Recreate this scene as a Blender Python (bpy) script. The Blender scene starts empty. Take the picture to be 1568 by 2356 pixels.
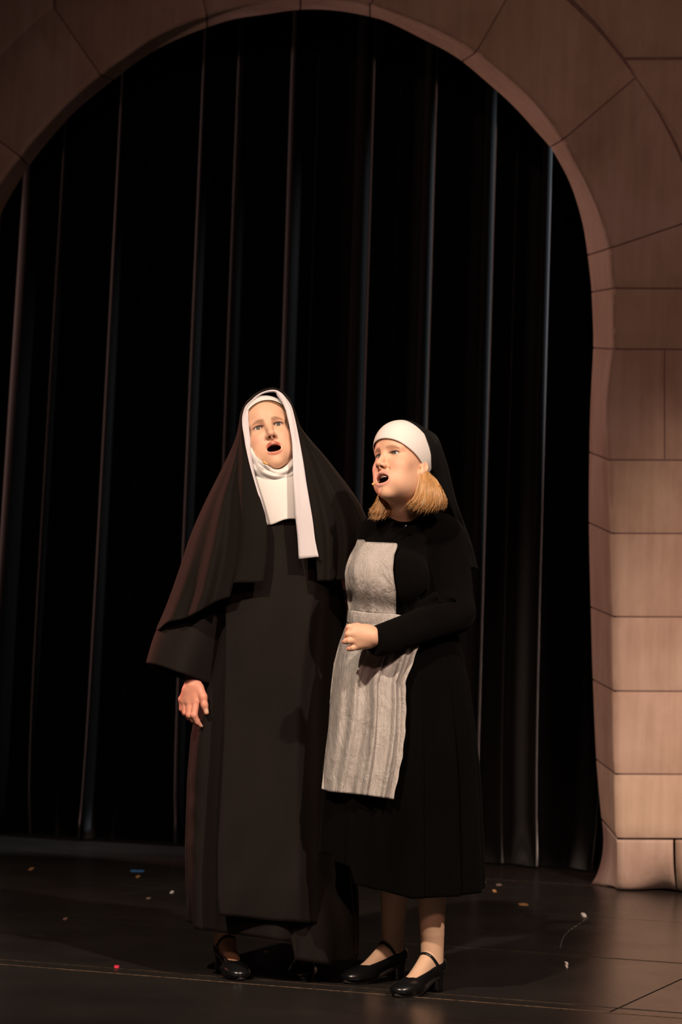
import bpy, bmesh, math, random
import numpy as np
from mathutils import Vector, Matrix

random.seed(7); np.random.seed(7)
SC = bpy.context.scene
COL = SC.collection

# ------------------------------------------------------------------ camera
IW, IH, FPX = 1568.0, 2356.0, 6240.0
CAM_H, PITCH, ROLL = 1.0, math.atan((1470 - 1178) / 6240.0), math.radians(1.75)
_f = np.array([0, math.cos(PITCH), math.sin(PITCH)])
_u0 = np.array([0, -math.sin(PITCH), math.cos(PITCH)])
_r0 = np.array([1.0, 0, 0])
_r = _r0 * math.cos(ROLL) + _u0 * math.sin(ROLL)
_u = -_r0 * math.sin(ROLL) + _u0 * math.cos(ROLL)
cam_d = bpy.data.cameras.new('camera'); cam = bpy.data.objects.new('camera', cam_d); COL.objects.link(cam)
M = Matrix.Identity(4)
for i in range(3):
    M[i][0] = _r[i]; M[i][1] = _u[i]; M[i][2] = -_f[i]
M[2][3] = CAM_H
cam.matrix_world = M
cam_d.sensor_fit = 'HORIZONTAL'; cam_d.sensor_width = 24.0; cam_d.lens = FPX / IW * 24.0
cam_d.clip_start = 0.1; cam_d.clip_end = 100
cam_d.dof.use_dof = True; cam_d.dof.focus_distance = 7.9; cam_d.dof.aperture_fstop = 5.0
SC.camera = cam

# ------------------------------------------------------------------ world, stage lamps, exposure
w = bpy.data.worlds.new('dark_hall'); SC.world = w; w.use_nodes = True
bg = w.node_tree.nodes['Background']; bg.inputs[0].default_value = (0.9, 0.6, 0.5, 1); bg.inputs[1].default_value = 0.006
SC.view_settings.view_transform = 'Standard'; SC.view_settings.look = 'None'
SC.view_settings.exposure = 0.0; SC.view_settings.gamma = 1.0; SC.view_settings.use_curve_mapping = False


def spot(name, loc, target, watts, color, angle, blend=1.0, radius=0.12):
    d = bpy.data.lights.new(name, 'SPOT'); o = bpy.data.objects.new(name, d); COL.objects.link(o)
    o.location = loc
    o.rotation_euler = (Vector(target) - Vector(loc)).to_track_quat('-Z', 'Y').to_euler()
    d.energy = watts; d.color = color; d.spot_size = math.radians(angle); d.spot_blend = blend
    d.shadow_soft_size = radius
    return o


spot('front_spot_house_left', (-2.9, 0.8, 6.9), (-0.05, 7.9, 0.75), 2900, (1.0, 0.80, 0.61), 25, 0.9)
spot('front_spot_house_right', (3.6, 1.0, 6.7), (0.35, 7.9, 0.8), 2600, (1.0, 0.80, 0.63), 25, 0.9)
spot('pink_side_spot', (-4.2, 10.6, 2.6), (-0.62, 8.05, 1.10), 760, (1.0, 0.32, 0.25), 19, 0.6)
spot('arch_spot', (2.4, 4.6, 3.6), (2.1, 11.3, 0.45), 1900, (1.0, 0.70, 0.54), 28.5, 1.0, 0.25)
spot('dim_arch_wash', (0.3, 1.0, 4.0), (1.7, 11.4, 1.6), 520, (1.0, 0.57, 0.45), 54, 1.0, 0.3)
spot('cool_wing_spot', (2.35, 11.28, 4.3), (0.8, 12.1, 2.9), 900, (0.74, 0.93, 1.0), 40, 0.9, 0.06)
spot('red_wing_spot', (-2.75, 13.40, 2.6), (-1.2, 12.95, 2.2), 200, (1.0, 0.56, 0.46), 110, 1.0, 0.06)


# ------------------------------------------------------------------ pixel <-> place
def ray(px, py):
    return _f + _r * ((px - IW / 2) / FPX) + _u * ((IH / 2 - py) / FPX)


def P(px, py, Y):
    d = ray(px, py); t = Y / d[1]
    return np.array([d[0] * t, Y, CAM_H + d[2] * t])


def G(px, py, z=0.0):
    d = ray(px, py); t = (z - CAM_H) / d[2]
    return np.array([d[0] * t, d[1] * t, z])


def PLN(px, py, a, b):
    d = ray(px, py); t = a / (d[1] - b * d[0])
    return np.array([d[0] * t, d[1] * t, CAM_H + d[2] * t])


# ------------------------------------------------------------------ materials
def nt(name):
    m = bpy.data.materials.new(name); m.use_nodes = True
    return m, m.node_tree.nodes, m.node_tree.links, m.node_tree.nodes['Principled BSDF']


def tex(N, L, kind, scale, vec=None, **kw):
    t = N.new(kind)
    if 'Scale' in t.inputs: t.inputs['Scale'].default_value = scale
    for k, v in kw.items():
        if k in t.inputs: t.inputs[k].default_value = v
    if vec is not None: L.new(vec, t.inputs['Vector'])
    return t


def mapping(N, L, sc, coord='Object', rot=(0, 0, 0)):
    c = N.new('ShaderNodeTexCoord'); m = N.new('ShaderNodeMapping')
    m.inputs['Scale'].default_value = sc; m.inputs['Rotation'].default_value = rot
    L.new(c.outputs[coord], m.inputs['Vector']); return m.outputs[0]


def ramp(N, L, fac, stops):
    r = N.new('ShaderNodeValToRGB'); e = r.color_ramp.elements
    while len(e) < len(stops): e.new(0.5)
    for i, (p, c) in enumerate(stops):
        e[i].position = p; e[i].color = (*c, 1) if len(c) == 3 else c
    L.new(fac, r.inputs[0]); return r.outputs[0]


def bump(N, L, h, bsdf, strength, dist, prev=None):
    b = N.new('ShaderNodeBump'); b.inputs['Strength'].default_value = strength; b.inputs['Distance'].default_value = dist
    L.new(h, b.inputs['Height'])
    if prev is not None: L.new(prev, b.inputs['Normal'])
    L.new(b.outputs[0], bsdf.inputs['Normal']); return b.outputs[0]


def cloth(name, c1, c2, rough=0.85, sheen=0.0, sheen_rough=0.5, sheen_tint=(1, 1, 1), wr_scale=9.0, wr=0.25, weave=600, wv=0.1, spec=0.25, wr_dist=0.02, stretch=(1, 1, 0.35)):
    m, N, L, b = nt(name)
    v = mapping(N, L, stretch)
    n = tex(N, L, 'ShaderNodeTexNoise', wr_scale, v, Detail=5.0)
    L.new(ramp(N, L, n.outputs['Fac'], [(0.3, c1), (0.7, c2)]), b.inputs['Base Color'])
    b.inputs['Roughness'].default_value = rough
    b.inputs['Specular IOR Level'].default_value = spec
    b.inputs['Sheen Weight'].default_value = sheen; b.inputs['Sheen Roughness'].default_value = sheen_rough
    b.inputs['Sheen Tint'].default_value = (*sheen_tint, 1)
    f = tex(N, L, 'ShaderNodeTexNoise', weave, mapping(N, L, (1, 1, 1)), Detail=2.0)
    p = bump(N, L, f.outputs['Fac'], b, wv, 0.002)
    bump(N, L, n.outputs['Fac'], b, wr, wr_dist, p)
    return m


MAT = {}
MAT['habit'] = cloth('black_habit_cloth', (0.0075, 0.0052, 0.0046), (0.0105, 0.0075, 0.0066), 0.8, 0.02, 0.4, (1, .8, .7), wr=0.2, spec=0.12)
MAT['veil'] = cloth('black_veil_cloth', (0.0062, 0.0046, 0.0036), (0.0085, 0.0063, 0.0050), 0.85, 0.035, 0.35, (1, .75, .65), wr=0.12, spec=0.12)
MAT['veil2'] = cloth('charcoal_veil_cloth', (0.0045, 0.0045, 0.0048), (0.0065, 0.0062, 0.0065), 0.85, 0.02, 0.4, wr=0.15, spec=0.12)
MAT['wool'] = cloth('black_boucle_wool', (0.0015, 0.0012, 0.0012), (0.0032, 0.0026, 0.0025), 0.95, 0.012, 0.6, wr=0.25, weave=260, wv=0.5, spec=0.04)
MAT['skirt'] = cloth('black_wool_skirt', (0.0014, 0.0012, 0.0011), (0.0026, 0.0022, 0.002), 0.95, 0.012, 0.5, wr=0.15, weave=500, wv=0.3, spec=0.04)
MAT['white'] = cloth('white_cotton', (0.72, 0.69, 0.67), (0.78, 0.75, 0.73), 0.8, wr=0.12, wr_dist=0.01)
MAT['trim'] = cloth('white_veil_trim_cotton', (0.60, 0.56, 0.60), (0.66, 0.62, 0.66), 0.8, wr=0.15, wr_dist=0.01)
MAT['lit_veil'] = cloth('lit_veil_inside_grey', (0.36, 0.29, 0.27), (0.42, 0.35, 0.33), 0.8)  # light coming through the veil is put into this pale grey-brown
MAT['lit_veil2'] = MAT['lit_veil']


def mat_apron():
    m, N, L, b = nt('striped_grey_linen')
    uv = N.new('ShaderNodeUVMap')
    mp = N.new('ShaderNodeMapping'); L.new(uv.outputs[0], mp.inputs['Vector'])
    wv = tex(N, L, 'ShaderNodeTexWave', 21.0, mp.outputs[0], Distortion=0.4, Detail=1.0)
    wv.bands_direction = 'X'
    st = mapping(N, L, (1, 1, 0.05))
    n = tex(N, L, 'ShaderNodeTexNoise', 320, st, Detail=3.0)
    big = tex(N, L, 'ShaderNodeTexNoise', 16, mapping(N, L, (1, 1, 0.4)), Detail=6.0, Roughness=0.6)
    mx = N.new('ShaderNodeMixRGB'); mx.inputs[0].default_value = 0.5
    L.new(ramp(N, L, wv.outputs['Fac'], [(0.2, (0.36, 0.335, 0.325)), (0.75, (0.60, 0.55, 0.52))]), mx.inputs[1])
    L.new(ramp(N, L, n.outputs['Fac'], [(0.35, (0.37, 0.345, 0.33)), (0.65, (0.60, 0.55, 0.515))]), mx.inputs[2])
    m2 = N.new('ShaderNodeMixRGB'); m2.blend_type = 'MULTIPLY'; m2.inputs[0].default_value = 0.7
    L.new(mx.outputs[0], m2.inputs[1])
    L.new(ramp(N, L, big.outputs['Fac'], [(0.35, (0.74, 0.73, 0.74)), (0.6, (1, 1, 1))]), m2.inputs[2])
    L.new(m2.outputs[0], b.inputs['Base Color'])
    b.inputs['Roughness'].default_value = 0.9; b.inputs['Specular IOR Level'].default_value = 0.15
    mu = tex(N, L, 'ShaderNodeTexNoise', 22, mapping(N, L, (1, 1, 0.55)), Detail=8.0, Roughness=0.62, Distortion=0.8)
    p = bump(N, L, n.outputs['Fac'], b, 0.25, 0.002)
    bump(N, L, mu.outputs['Fac'], b, 0.7, 0.02, p)
    return m


MAT['apron'] = mat_apron()


def mat_skin(name, sss=0.12):
    m, N, L, b = nt(name)
    a = N.new('ShaderNodeAttribute'); a.attribute_name = 'tone'
    L.new(a.outputs['Color'], b.inputs['Base Color'])
    b.inputs['Roughness'].default_value = 0.48; b.inputs['Specular IOR Level'].default_value = 0.35
    b.inputs['Subsurface Weight'].default_value = sss
    b.inputs['Subsurface Radius'].default_value = (1.0, 0.35, 0.2); b.inputs['Subsurface Scale'].default_value = 0.006
    n = tex(N, L, 'ShaderNodeTexNoise', 500, mapping(N, L, (1, 1, 1)), Detail=2.0)
    bump(N, L, n.outputs['Fac'], b, 0.05, 0.001)
    return m


MAT['skin'] = mat_skin('fair_skin')


def mat_attr(name, rough, spec=0.5, coat=0.0):
    m, N, L, b = nt(name)
    a = N.new('ShaderNodeAttribute'); a.attribute_name = 'tone'
    L.new(a.outputs['Color'], b.inputs['Base Color'])
    b.inputs['Roughness'].default_value = rough; b.inputs['Specular IOR Level'].default_value = spec
    b.inputs['Coat Weight'].default_value = coat; b.inputs['Coat Roughness'].default_value = 0.05
    return m


MAT['eye'] = mat_attr('eye_surface', 0.15, 0.5, 0.8)


def plain(name, c, rough=0.5, spec=0.5, metal=0.0, var=0.1, scale=30):
    m, N, L, b = nt(name)
    n = tex(N, L, 'ShaderNodeTexNoise', scale, mapping(N, L, (1, 1, 1)), Detail=3.0)
    c1 = tuple(x * (1 - var) for x in c); c2 = tuple(min(1, x * (1 + var)) for x in c)
    L.new(ramp(N, L, n.outputs['Fac'], [(0.3, c1), (0.7, c2)]), b.inputs['Base Color'])
    b.inputs['Roughness'].default_value = rough; b.inputs['Specular IOR Level'].default_value = spec
    b.inputs['Metallic'].default_value = metal
    return m


MAT['leather'] = plain('black_shoe_leather', (0.006, 0.006, 0.007), 0.28, 0.6)
MAT['sole'] = plain('dark_shoe_sole', (0.012, 0.008, 0.007), 0.6)
MAT['insole'] = plain('pink_shoe_lining', (0.5, 0.25, 0.22), 0.7)
MAT['steel'] = plain('buckle_steel', (0.6, 0.6, 0.62), 0.25, 0.5, 1.0)
MAT['teeth'] = plain('teeth_enamel', (0.78, 0.68, 0.58), 0.3)
MAT['mic'] = plain('tan_microphone_foam', (0.75, 0.42, 0.16), 0.6)
MAT['micwire'] = plain('tan_wire', (0.55, 0.36, 0.22), 0.5)
MAT['lash'] = plain('brown_lashes', (0.03, 0.015, 0.01), 0.6)


def mat_hair(name, c1, c2, c3):
    m, N, L, b = nt(name)
    a = N.new('ShaderNodeAttribute'); a.attribute_name = 'tone'
    n = tex(N, L, 'ShaderNodeTexNoise', 180, mapping(N, L, (1, 1, 0.08)), Detail=3.0)
    mx = N.new('ShaderNodeMixRGB'); mx.blend_type = 'MULTIPLY'; mx.inputs[0].default_value = 0.6
    L.new(a.outputs['Color'], mx.inputs[1])
    L.new(ramp(N, L, n.outputs['Fac'], [(0.35, (0.55, 0.5, 0.45)), (0.65, (1, 1, 1))]), mx.inputs[2])
    L.new(mx.outputs[0], b.inputs['Base Color'])
    b.inputs['Roughness'].default_value = 0.42; b.inputs['Specular IOR Level'].default_value = 0.45
    b.inputs['Anisotropic'].default_value = 0.4
    bump(N, L, n.outputs['Fac'], b, 0.25, 0.002)
    return m


MAT['blond'] = mat_hair('blond_hair', 0, 0, 0)


def mat_curtain():
    m, N, L, b = nt('black_stage_velvet')
    n = tex(N, L, 'ShaderNodeTexNoise', 5, mapping(N, L, (3, 3, 0.25)), Detail=3.0)
    L.new(ramp(N, L, n.outputs['Fac'], [(0.3, (0.004, 0.0035, 0.0035)), (0.7, (0.006, 0.0052, 0.0052))]), b.inputs['Base Color'])
    b.inputs['Roughness'].default_value = 1.0; b.inputs['Specular IOR Level'].default_value = 0.0
    b.inputs['Sheen Weight'].default_value = 0.6; b.inputs['Sheen Roughness'].default_value = 0.3
    b.inputs['Sheen Tint'].default_value = (0.9, 0.9, 0.95, 1)
    f = tex(N, L, 'ShaderNodeTexNoise', 400, mapping(N, L, (1, 1, 1)), Detail=1.0)
    bump(N, L, f.outputs['Fac'], b, 0.1, 0.002)
    return m


MAT['curtain'] = mat_curtain()


def mat_stone():
    m, N, L, b = nt('painted_muslin_stone')
    oi = N.new('ShaderNodeObjectInfo')
    n = tex(N, L, 'ShaderNodeTexNoise', 2.6, mapping(N, L, (1, 1, 0.6)), Detail=6.0, Roughness=0.6, Distortion=0.4)
    base = ramp(N, L, n.outputs['Fac'], [(0.30, (0.46, 0.33, 0.27)), (0.5, (0.58, 0.445, 0.365)), (0.70, (0.66, 0.52, 0.46))])
    st = tex(N, L, 'ShaderNodeTexNoise', 30, mapping(N, L, (1, 1, 0.06)), Detail=4.0)
    m1 = N.new('ShaderNodeMixRGB'); m1.blend_type = 'MULTIPLY'; m1.inputs[0].default_value = 0.5
    L.new(base, m1.inputs[1]); L.new(ramp(N, L, st.outputs['Fac'], [(0.35, (0.80, 0.76, 0.72)), (0.65, (1, 1, 1))]), m1.inputs[2])
    tint = ramp(N, L, oi.outputs['Random'], [(0, (0.93, 0.88, 0.86)), (0.5, (1.0, 0.98, 0.94)), (1, (0.96, 0.95, 1.0))])
    m2 = N.new('ShaderNodeMixRGB'); m2.blend_type = 'MULTIPLY'; m2.inputs[0].default_value = 1.0
    L.new(m1.outputs[0], m2.inputs[1]); L.new(tint, m2.inputs[2])
    L.new(m2.outputs[0], b.inputs['Base Color'])
    b.inputs['Roughness'].default_value = 0.92; b.inputs['Specular IOR Level'].default_value = 0.15
    f = tex(N, L, 'ShaderNodeTexNoise', 250, mapping(N, L, (1, 1, 1)), Detail=2.0)
    p = bump(N, L, f.outputs['Fac'], b, 0.12, 0.003)
    bump(N, L, n.outputs['Fac'], b, 0.25, 0.03, p)
    return m


MAT['stone'] = mat_stone()
MAT['joint'] = plain('painted_joint_brown', (0.24, 0.155, 0.14), 0.95, 0.1)


def mat_floor():
    m, N, L, b = nt('black_stage_paint')
    g = mapping(N, L, (1, 1, 1))
    n = tex(N, L, 'ShaderNodeTexNoise', 1.7, g, Detail=6.0, Roughness=0.6)
    base = ramp(N, L, n.outputs['Fac'], [(0.3, (0.017, 0.0142, 0.0135)), (0.7, (0.030, 0.0248, 0.0232))])
    # scuffs: long thin scratches along the boards
    s = tex(N, L, 'ShaderNodeTexNoise', 9, mapping(N, L, (0.8, 9, 1), rot=(0, 0, 0.36)), Detail=6.0, Roughness=0.7)
    m1 = N.new('ShaderNodeMixRGB'); L.new(ramp(N, L, s.outputs['Fac'], [(0.62, (0, 0, 0)), (0.82, (0.3, 0.3, 0.3))]), m1.inputs[0])
    L.new(base, m1.inputs[1]); m1.inputs[2].default_value = (0.05, 0.042, 0.038, 1)
    v = tex(N, L, 'ShaderNodeTexVoronoi', 22, g)
    m2 = N.new('ShaderNodeMixRGB'); L.new(ramp(N, L, v.outputs['Distance'], [(0.035, (1, 1, 1)), (0.06, (0, 0, 0))]), m2.inputs[0])
    L.new(m1.outputs[0], m2.inputs[1]); m2.inputs[2].default_value = (0.07, 0.055, 0.05, 1)
    L.new(m2.outputs[0], b.inputs['Base Color'])
    r = tex(N, L, 'ShaderNodeTexNoise', 3, mapping(N, L, (1, 1, 1)), Detail=4.0)
    L.new(ramp(N, L, r.outputs['Fac'], [(0.3, (0.25,) * 3), (0.7, (0.29,) * 3)]), b.inputs['Roughness'])
    b.inputs['Specular IOR Level'].default_value = 0.28
    bump(N, L, n.outputs['Fac'], b, 0.02, 0.01)
    return m


MAT['floor'] = mat_floor()
MAT['seam'] = plain('worn_panel_edge', (0.10, 0.065, 0.042), 0.7, 0.3, 0.0, 0.75, 60)
MAT['seam_thin'] = plain('worn_thin_edge', (0.04, 0.027, 0.018), 0.7, 0.3, 0.0, 0.6, 40)
MAT['under'] = plain('dark_deck', (0.004, 0.003, 0.003), 0.9, 0.1)


# ------------------------------------------------------------------ object helpers
def setp(o, label=None, cat=None, group=None, kind=None):
    for k, v in (('label', label), ('category', cat), ('group', group), ('kind', kind)):
        if v: o[k] = v
    return o


def mesh_obj(name, V, F, mat, parent=None, smooth=True, tone=None, uv=None, solid=0.0, mats=None, fmat=None):
    me = bpy.data.meshes.new(name)
    V = np.asarray(V, float)
    me.from_pydata(V.tolist(), [], [list(map(int, f)) for f in F])
    me.update()
    for mm in (mats or [mat]): me.materials.append(mm)
    if fmat is not None: me.polygons.foreach_set('material_index', np.asarray(fmat, dtype=np.int32))
    if smooth: me.polygons.foreach_set('use_smooth', np.ones(len(me.polygons), dtype=bool))
    if tone is not None:
        a = me.color_attributes.new('tone', 'FLOAT_COLOR', 'POINT')
        c = np.ones((len(V), 4), np.float32); c[:, :3] = tone
        a.data.foreach_set('color', c.ravel())
    if uv is not None:
        l = me.uv_layers.new(name='UVMap')
        vi = np.zeros(len(me.loops), dtype=np.int32); me.loops.foreach_get('vertex_index', vi)
        l.data.foreach_set('uv', np.asarray(uv, np.float32)[vi].ravel())
    o = bpy.data.objects.new(name, me); COL.objects.link(o)
    if parent is not None: o.parent = parent
    if solid:
        s = o.modifiers.new('thickness', 'SOLIDIFY'); s.thickness = abs(solid); s.offset = -1 if solid > 0 else 1
        s.use_quality_normals = False
    return o


def empty(name, loc=(0, 0, 0)):
    # parts carry their shapes in scene coordinates, so roots stay at the origin of the stage
    o = bpy.data.objects.new(name, None); COL.objects.link(o); o.empty_display_size = 0.2
    return o


def grid_faces(nu, nv, close_u=False):
    F = []
    for i in range(nu - (0 if close_u else 1)):
        for j in range(nv - 1):
            a = i * nv + j; b = ((i + 1) % nu) * nv + j
            F.append((a, b, b + 1, a + 1))
    return F


def crom(pts, n):
    """Catmull-Rom resample of key rows (k, d) to n rows, uniform in key index."""
    K = np.asarray(pts, float); k = len(K)
    t = np.linspace(0, k - 1, n); i = np.clip(t.astype(int), 0, k - 2); f = (t - i)[:, None]
    g = lambda j: K[np.clip(j, 0, k - 1)]
    p0, p1, p2, p3 = g(i - 1), g(i), g(i + 1), g(i + 2)
    return 0.5 * (2 * p1 + (p2 - p0) * f + (2 * p0 - 5 * p1 + 4 * p2 - p3) * f ** 2 + (3 * p1 - p0 - 3 * p2 + p3) * f ** 3)


def sstep(a, b, x):
    t = np.clip((np.asarray(x, float) - a) / (b - a), 0, 1); return t * t * (3 - 2 * t)


def tube(pts, rad, nseg=8, cap=True):
    pts = np.asarray(pts, float); n = len(pts)
    rad = np.full(n, rad) if np.isscalar(rad) else np.asarray(rad, float)
    T = np.gradient(pts, axis=0); T /= np.linalg.norm(T, axis=1)[:, None] + 1e-12
    up = np.array([0.3, 0.2, 0.93]); V = []
    for i in range(n):
        a = np.cross(T[i], up); a /= np.linalg.norm(a) + 1e-9; b = np.cross(T[i], a)
        for s in range(nseg):
            th = 2 * math.pi * s / nseg
            V.append(pts[i] + rad[i] * (a * math.cos(th) + b * math.sin(th)))
    F = []
    for i in range(n - 1):
        for s in range(nseg):
            s2 = (s + 1) % nseg
            F.append((i * nseg + s, i * nseg + s2, (i + 1) * nseg + s2, (i + 1) * nseg + s))
    if cap:
        F.append(tuple(range(nseg))[::-1]); F.append(tuple((n - 1) * nseg + s for s in range(nseg)))
    return np.array(V), F


def box(c, R, h):
    V = [np.asarray(c) + R @ (np.array([x, y, z]) * h) for x in (-1, 1) for y in (-1, 1) for z in (-1, 1)]
    return np.array(V), [(0, 1, 3, 2), (4, 6, 7, 5), (0, 4, 5, 1), (2, 3, 7, 6), (0, 2, 6, 4), (1, 5, 7, 3)]


# ------------------------------------------------------------------ signed distance bodies
def smin(a, b, k):
    h = np.clip(0.5 + 0.5 * (b - a) / k, 0, 1)
    return b * (1 - h) + a * h - k * h * (1 - h)


class SDF:
    def __init__(s): s.p = []

    def rc(s, a, b, r1, r2, k=0.01, sub=False):
        a = np.asarray(a, float); b = np.asarray(b, float)
        s.p.append(('rc', (a, b, r1, r2), (a + b) / 2, np.linalg.norm(b - a) / 2 + max(r1, r2), k, sub)); return s

    def el(s, c, r, R=None, k=0.01, sub=False):
        c = np.asarray(c, float); r = np.asarray(r, float); R = np.eye(3) if R is None else R
        s.p.append(('el', (c, r, R), c, r.max(), k, sub)); return s

    def fn(s, f, c, rad, k, sub=False):
        s.p.append(('fn', (f,), np.asarray(c, float), rad, k, sub)); return s

    @staticmethod
    def one(kind, a, X):
        nrm = lambda v: np.sqrt(np.einsum('...i,...i->...', v, v))
        if kind == 'rc':
            A, B, r1, r2 = a; ba = B - A; pa = X - A
            t = np.clip(pa @ (ba / (ba @ ba + 1e-12)), 0, 1)
            return nrm(pa - t[..., None] * ba) - (r1 + (r2 - r1) * t)
        if kind == 'el':
            c, r, R = a; q = ((X - c) @ R) / r
            k0 = nrm(q); k1 = nrm(q / r) + 1e-9
            return k0 * (k0 - 1) / k1
        return a[0](X)

    def bake(s):
        s.C = np.array([p[2] for p in s.p]); s.Rd = np.array([p[3] + p[4] for p in s.p]); s.add_ = np.array([not p[5] for p in s.p])

    def near(s, bc, br): return np.where(np.sqrt(((s.C - bc) ** 2).sum(1)) < s.Rd + br)[0]

    def __call__(s, X, sel=None):
        d = np.full(X.shape[:-1], 1.0)
        for kind, a, c, rad, k, sub in (s.p if sel is None else [s.p[i] for i in sel]):
            e = s.one(kind, a, X)
            d = -smin(-d, e, k) if sub else smin(d, e, k)
        return d


def mesh_sdf(sdf, lo, hi, h, B=16):
    lo = np.asarray(lo, float); n = np.ceil((np.asarray(hi) - lo) / h / B).astype(int)
    NX, NY, NZ = (n + 1) * B + 4
    key = lambda i, j, k: ((i + 1) * NY + (j + 1)) * NZ + (k + 1)
    ax = np.arange(B + 1)
    I, J, K = np.meshgrid(ax, ax, ax, indexing='ij')
    base = np.stack([I, J, K], -1) * h
    pk, pv, quads = [], [], []
    half = B * h / 2; hd = half * 1.7321
    offs = [(x, y, z) for x in (0, 1) for y in (0, 1) for z in (0, 1)]
    edges = [(a, b) for a in range(8) for b in range(a + 1, 8) if sum(abs(offs[a][t] - offs[b][t]) for t in range(3)) == 1]
    sdf.bake()
    for bi in range(n[0]):
        for bj in range(n[1]):
            for bk in range(n[2]):
                o = lo + np.array([bi, bj, bk]) * B * h; bc = o + half
                sel = sdf.near(bc, hd + .035)
                if not len(sel) or not sdf.add_[sel].any(): continue
                d0 = sdf(bc[None], sel)[0]
                if d0 > hd * 2.5 or d0 < -hd * 2.5: continue
                D = sdf(o + base, sel)
                if D.min() > 0 or D.max() < 0: continue
                c = [D[x:B + x, y:B + y, z:B + z] for x, y, z in offs]
                st = np.stack(c, -1); neg = st < 0; s = neg.sum(-1)
                act = (s > 0) & (s < 8); ii = np.argwhere(act)
                if len(ii) == 0: continue
                vals = st[act]; acc = np.zeros((len(ii), 3)); cnt = np.zeros(len(ii))
                for a, b in edges:
                    va, vb = vals[:, a], vals[:, b]; m = (va < 0) != (vb < 0)
                    t = np.where(m, va / (va - vb + 1e-15), 0)[:, None]
                    p = np.array(offs[a]) + t * (np.array(offs[b]) - np.array(offs[a]))
                    acc += p * m[:, None]; cnt += m
                pv.append(o + (ii + acc / cnt[:, None]) * h)
                gi = ii + np.array([bi, bj, bk]) * B
                pk.append(key(gi[:, 0], gi[:, 1], gi[:, 2]))
                Ng = D < 0
                for axis in range(3):
                    sl = [slice(0, B)] * 3; s2 = [slice(0, B)] * 3; s2[axis] = slice(1, B + 1)
                    A, Bn = Ng[tuple(sl)], Ng[tuple(s2)]
                    e = np.argwhere(A != Bn)
                    if len(e) == 0: continue
                    fl = A[tuple(e.T)]
                    g = e + np.array([bi, bj, bk]) * B
                    u, v = (axis + 1) % 3, (axis + 2) % 3
                    q = []
                    for du, dv in ((-1, -1), (0, -1), (0, 0), (-1, 0)):
                        gg = g.copy(); gg[:, u] += du; gg[:, v] += dv
                        q.append(key(gg[:, 0], gg[:, 1], gg[:, 2]))
                    q = np.stack(q, 1); q[~fl] = q[~fl][:, ::-1]
                    quads.append(q)
    if not pk: return np.zeros((0, 3)), np.zeros((0, 4), int)
    pk = np.concatenate(pk); pv = np.concatenate(pv); Q = np.concatenate(quads)
    o = np.argsort(pk); pk = pk[o]; pv = pv[o]
    idx = np.clip(np.searchsorted(pk, Q), 0, len(pk) - 1)
    ok = (pk[idx] == Q).all(1)
    return pv, idx[ok]


def rot(yaw=0, pitch=0, roll=0):
    y, p, r = map(math.radians, (yaw, pitch, roll))
    Rz = np.array([[math.cos(y), -math.sin(y), 0], [math.sin(y), math.cos(y), 0], [0, 0, 1]])
    p = -p
    Rx = np.array([[1, 0, 0], [0, math.cos(p), -math.sin(p)], [0, math.sin(p), math.cos(p)]])
    Ry = np.array([[math.cos(r), 0, math.sin(r)], [0, 1, 0], [-math.sin(r), 0, math.cos(r)]])
    return Ry @ Rz @ Rx


# ------------------------------------------------------------------ head
CRAN_C, CRAN_R = np.array([0, 0.074, 0.028]), np.array([0.0725, 0.096, 0.084])
EYE_X = 0.0305


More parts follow.
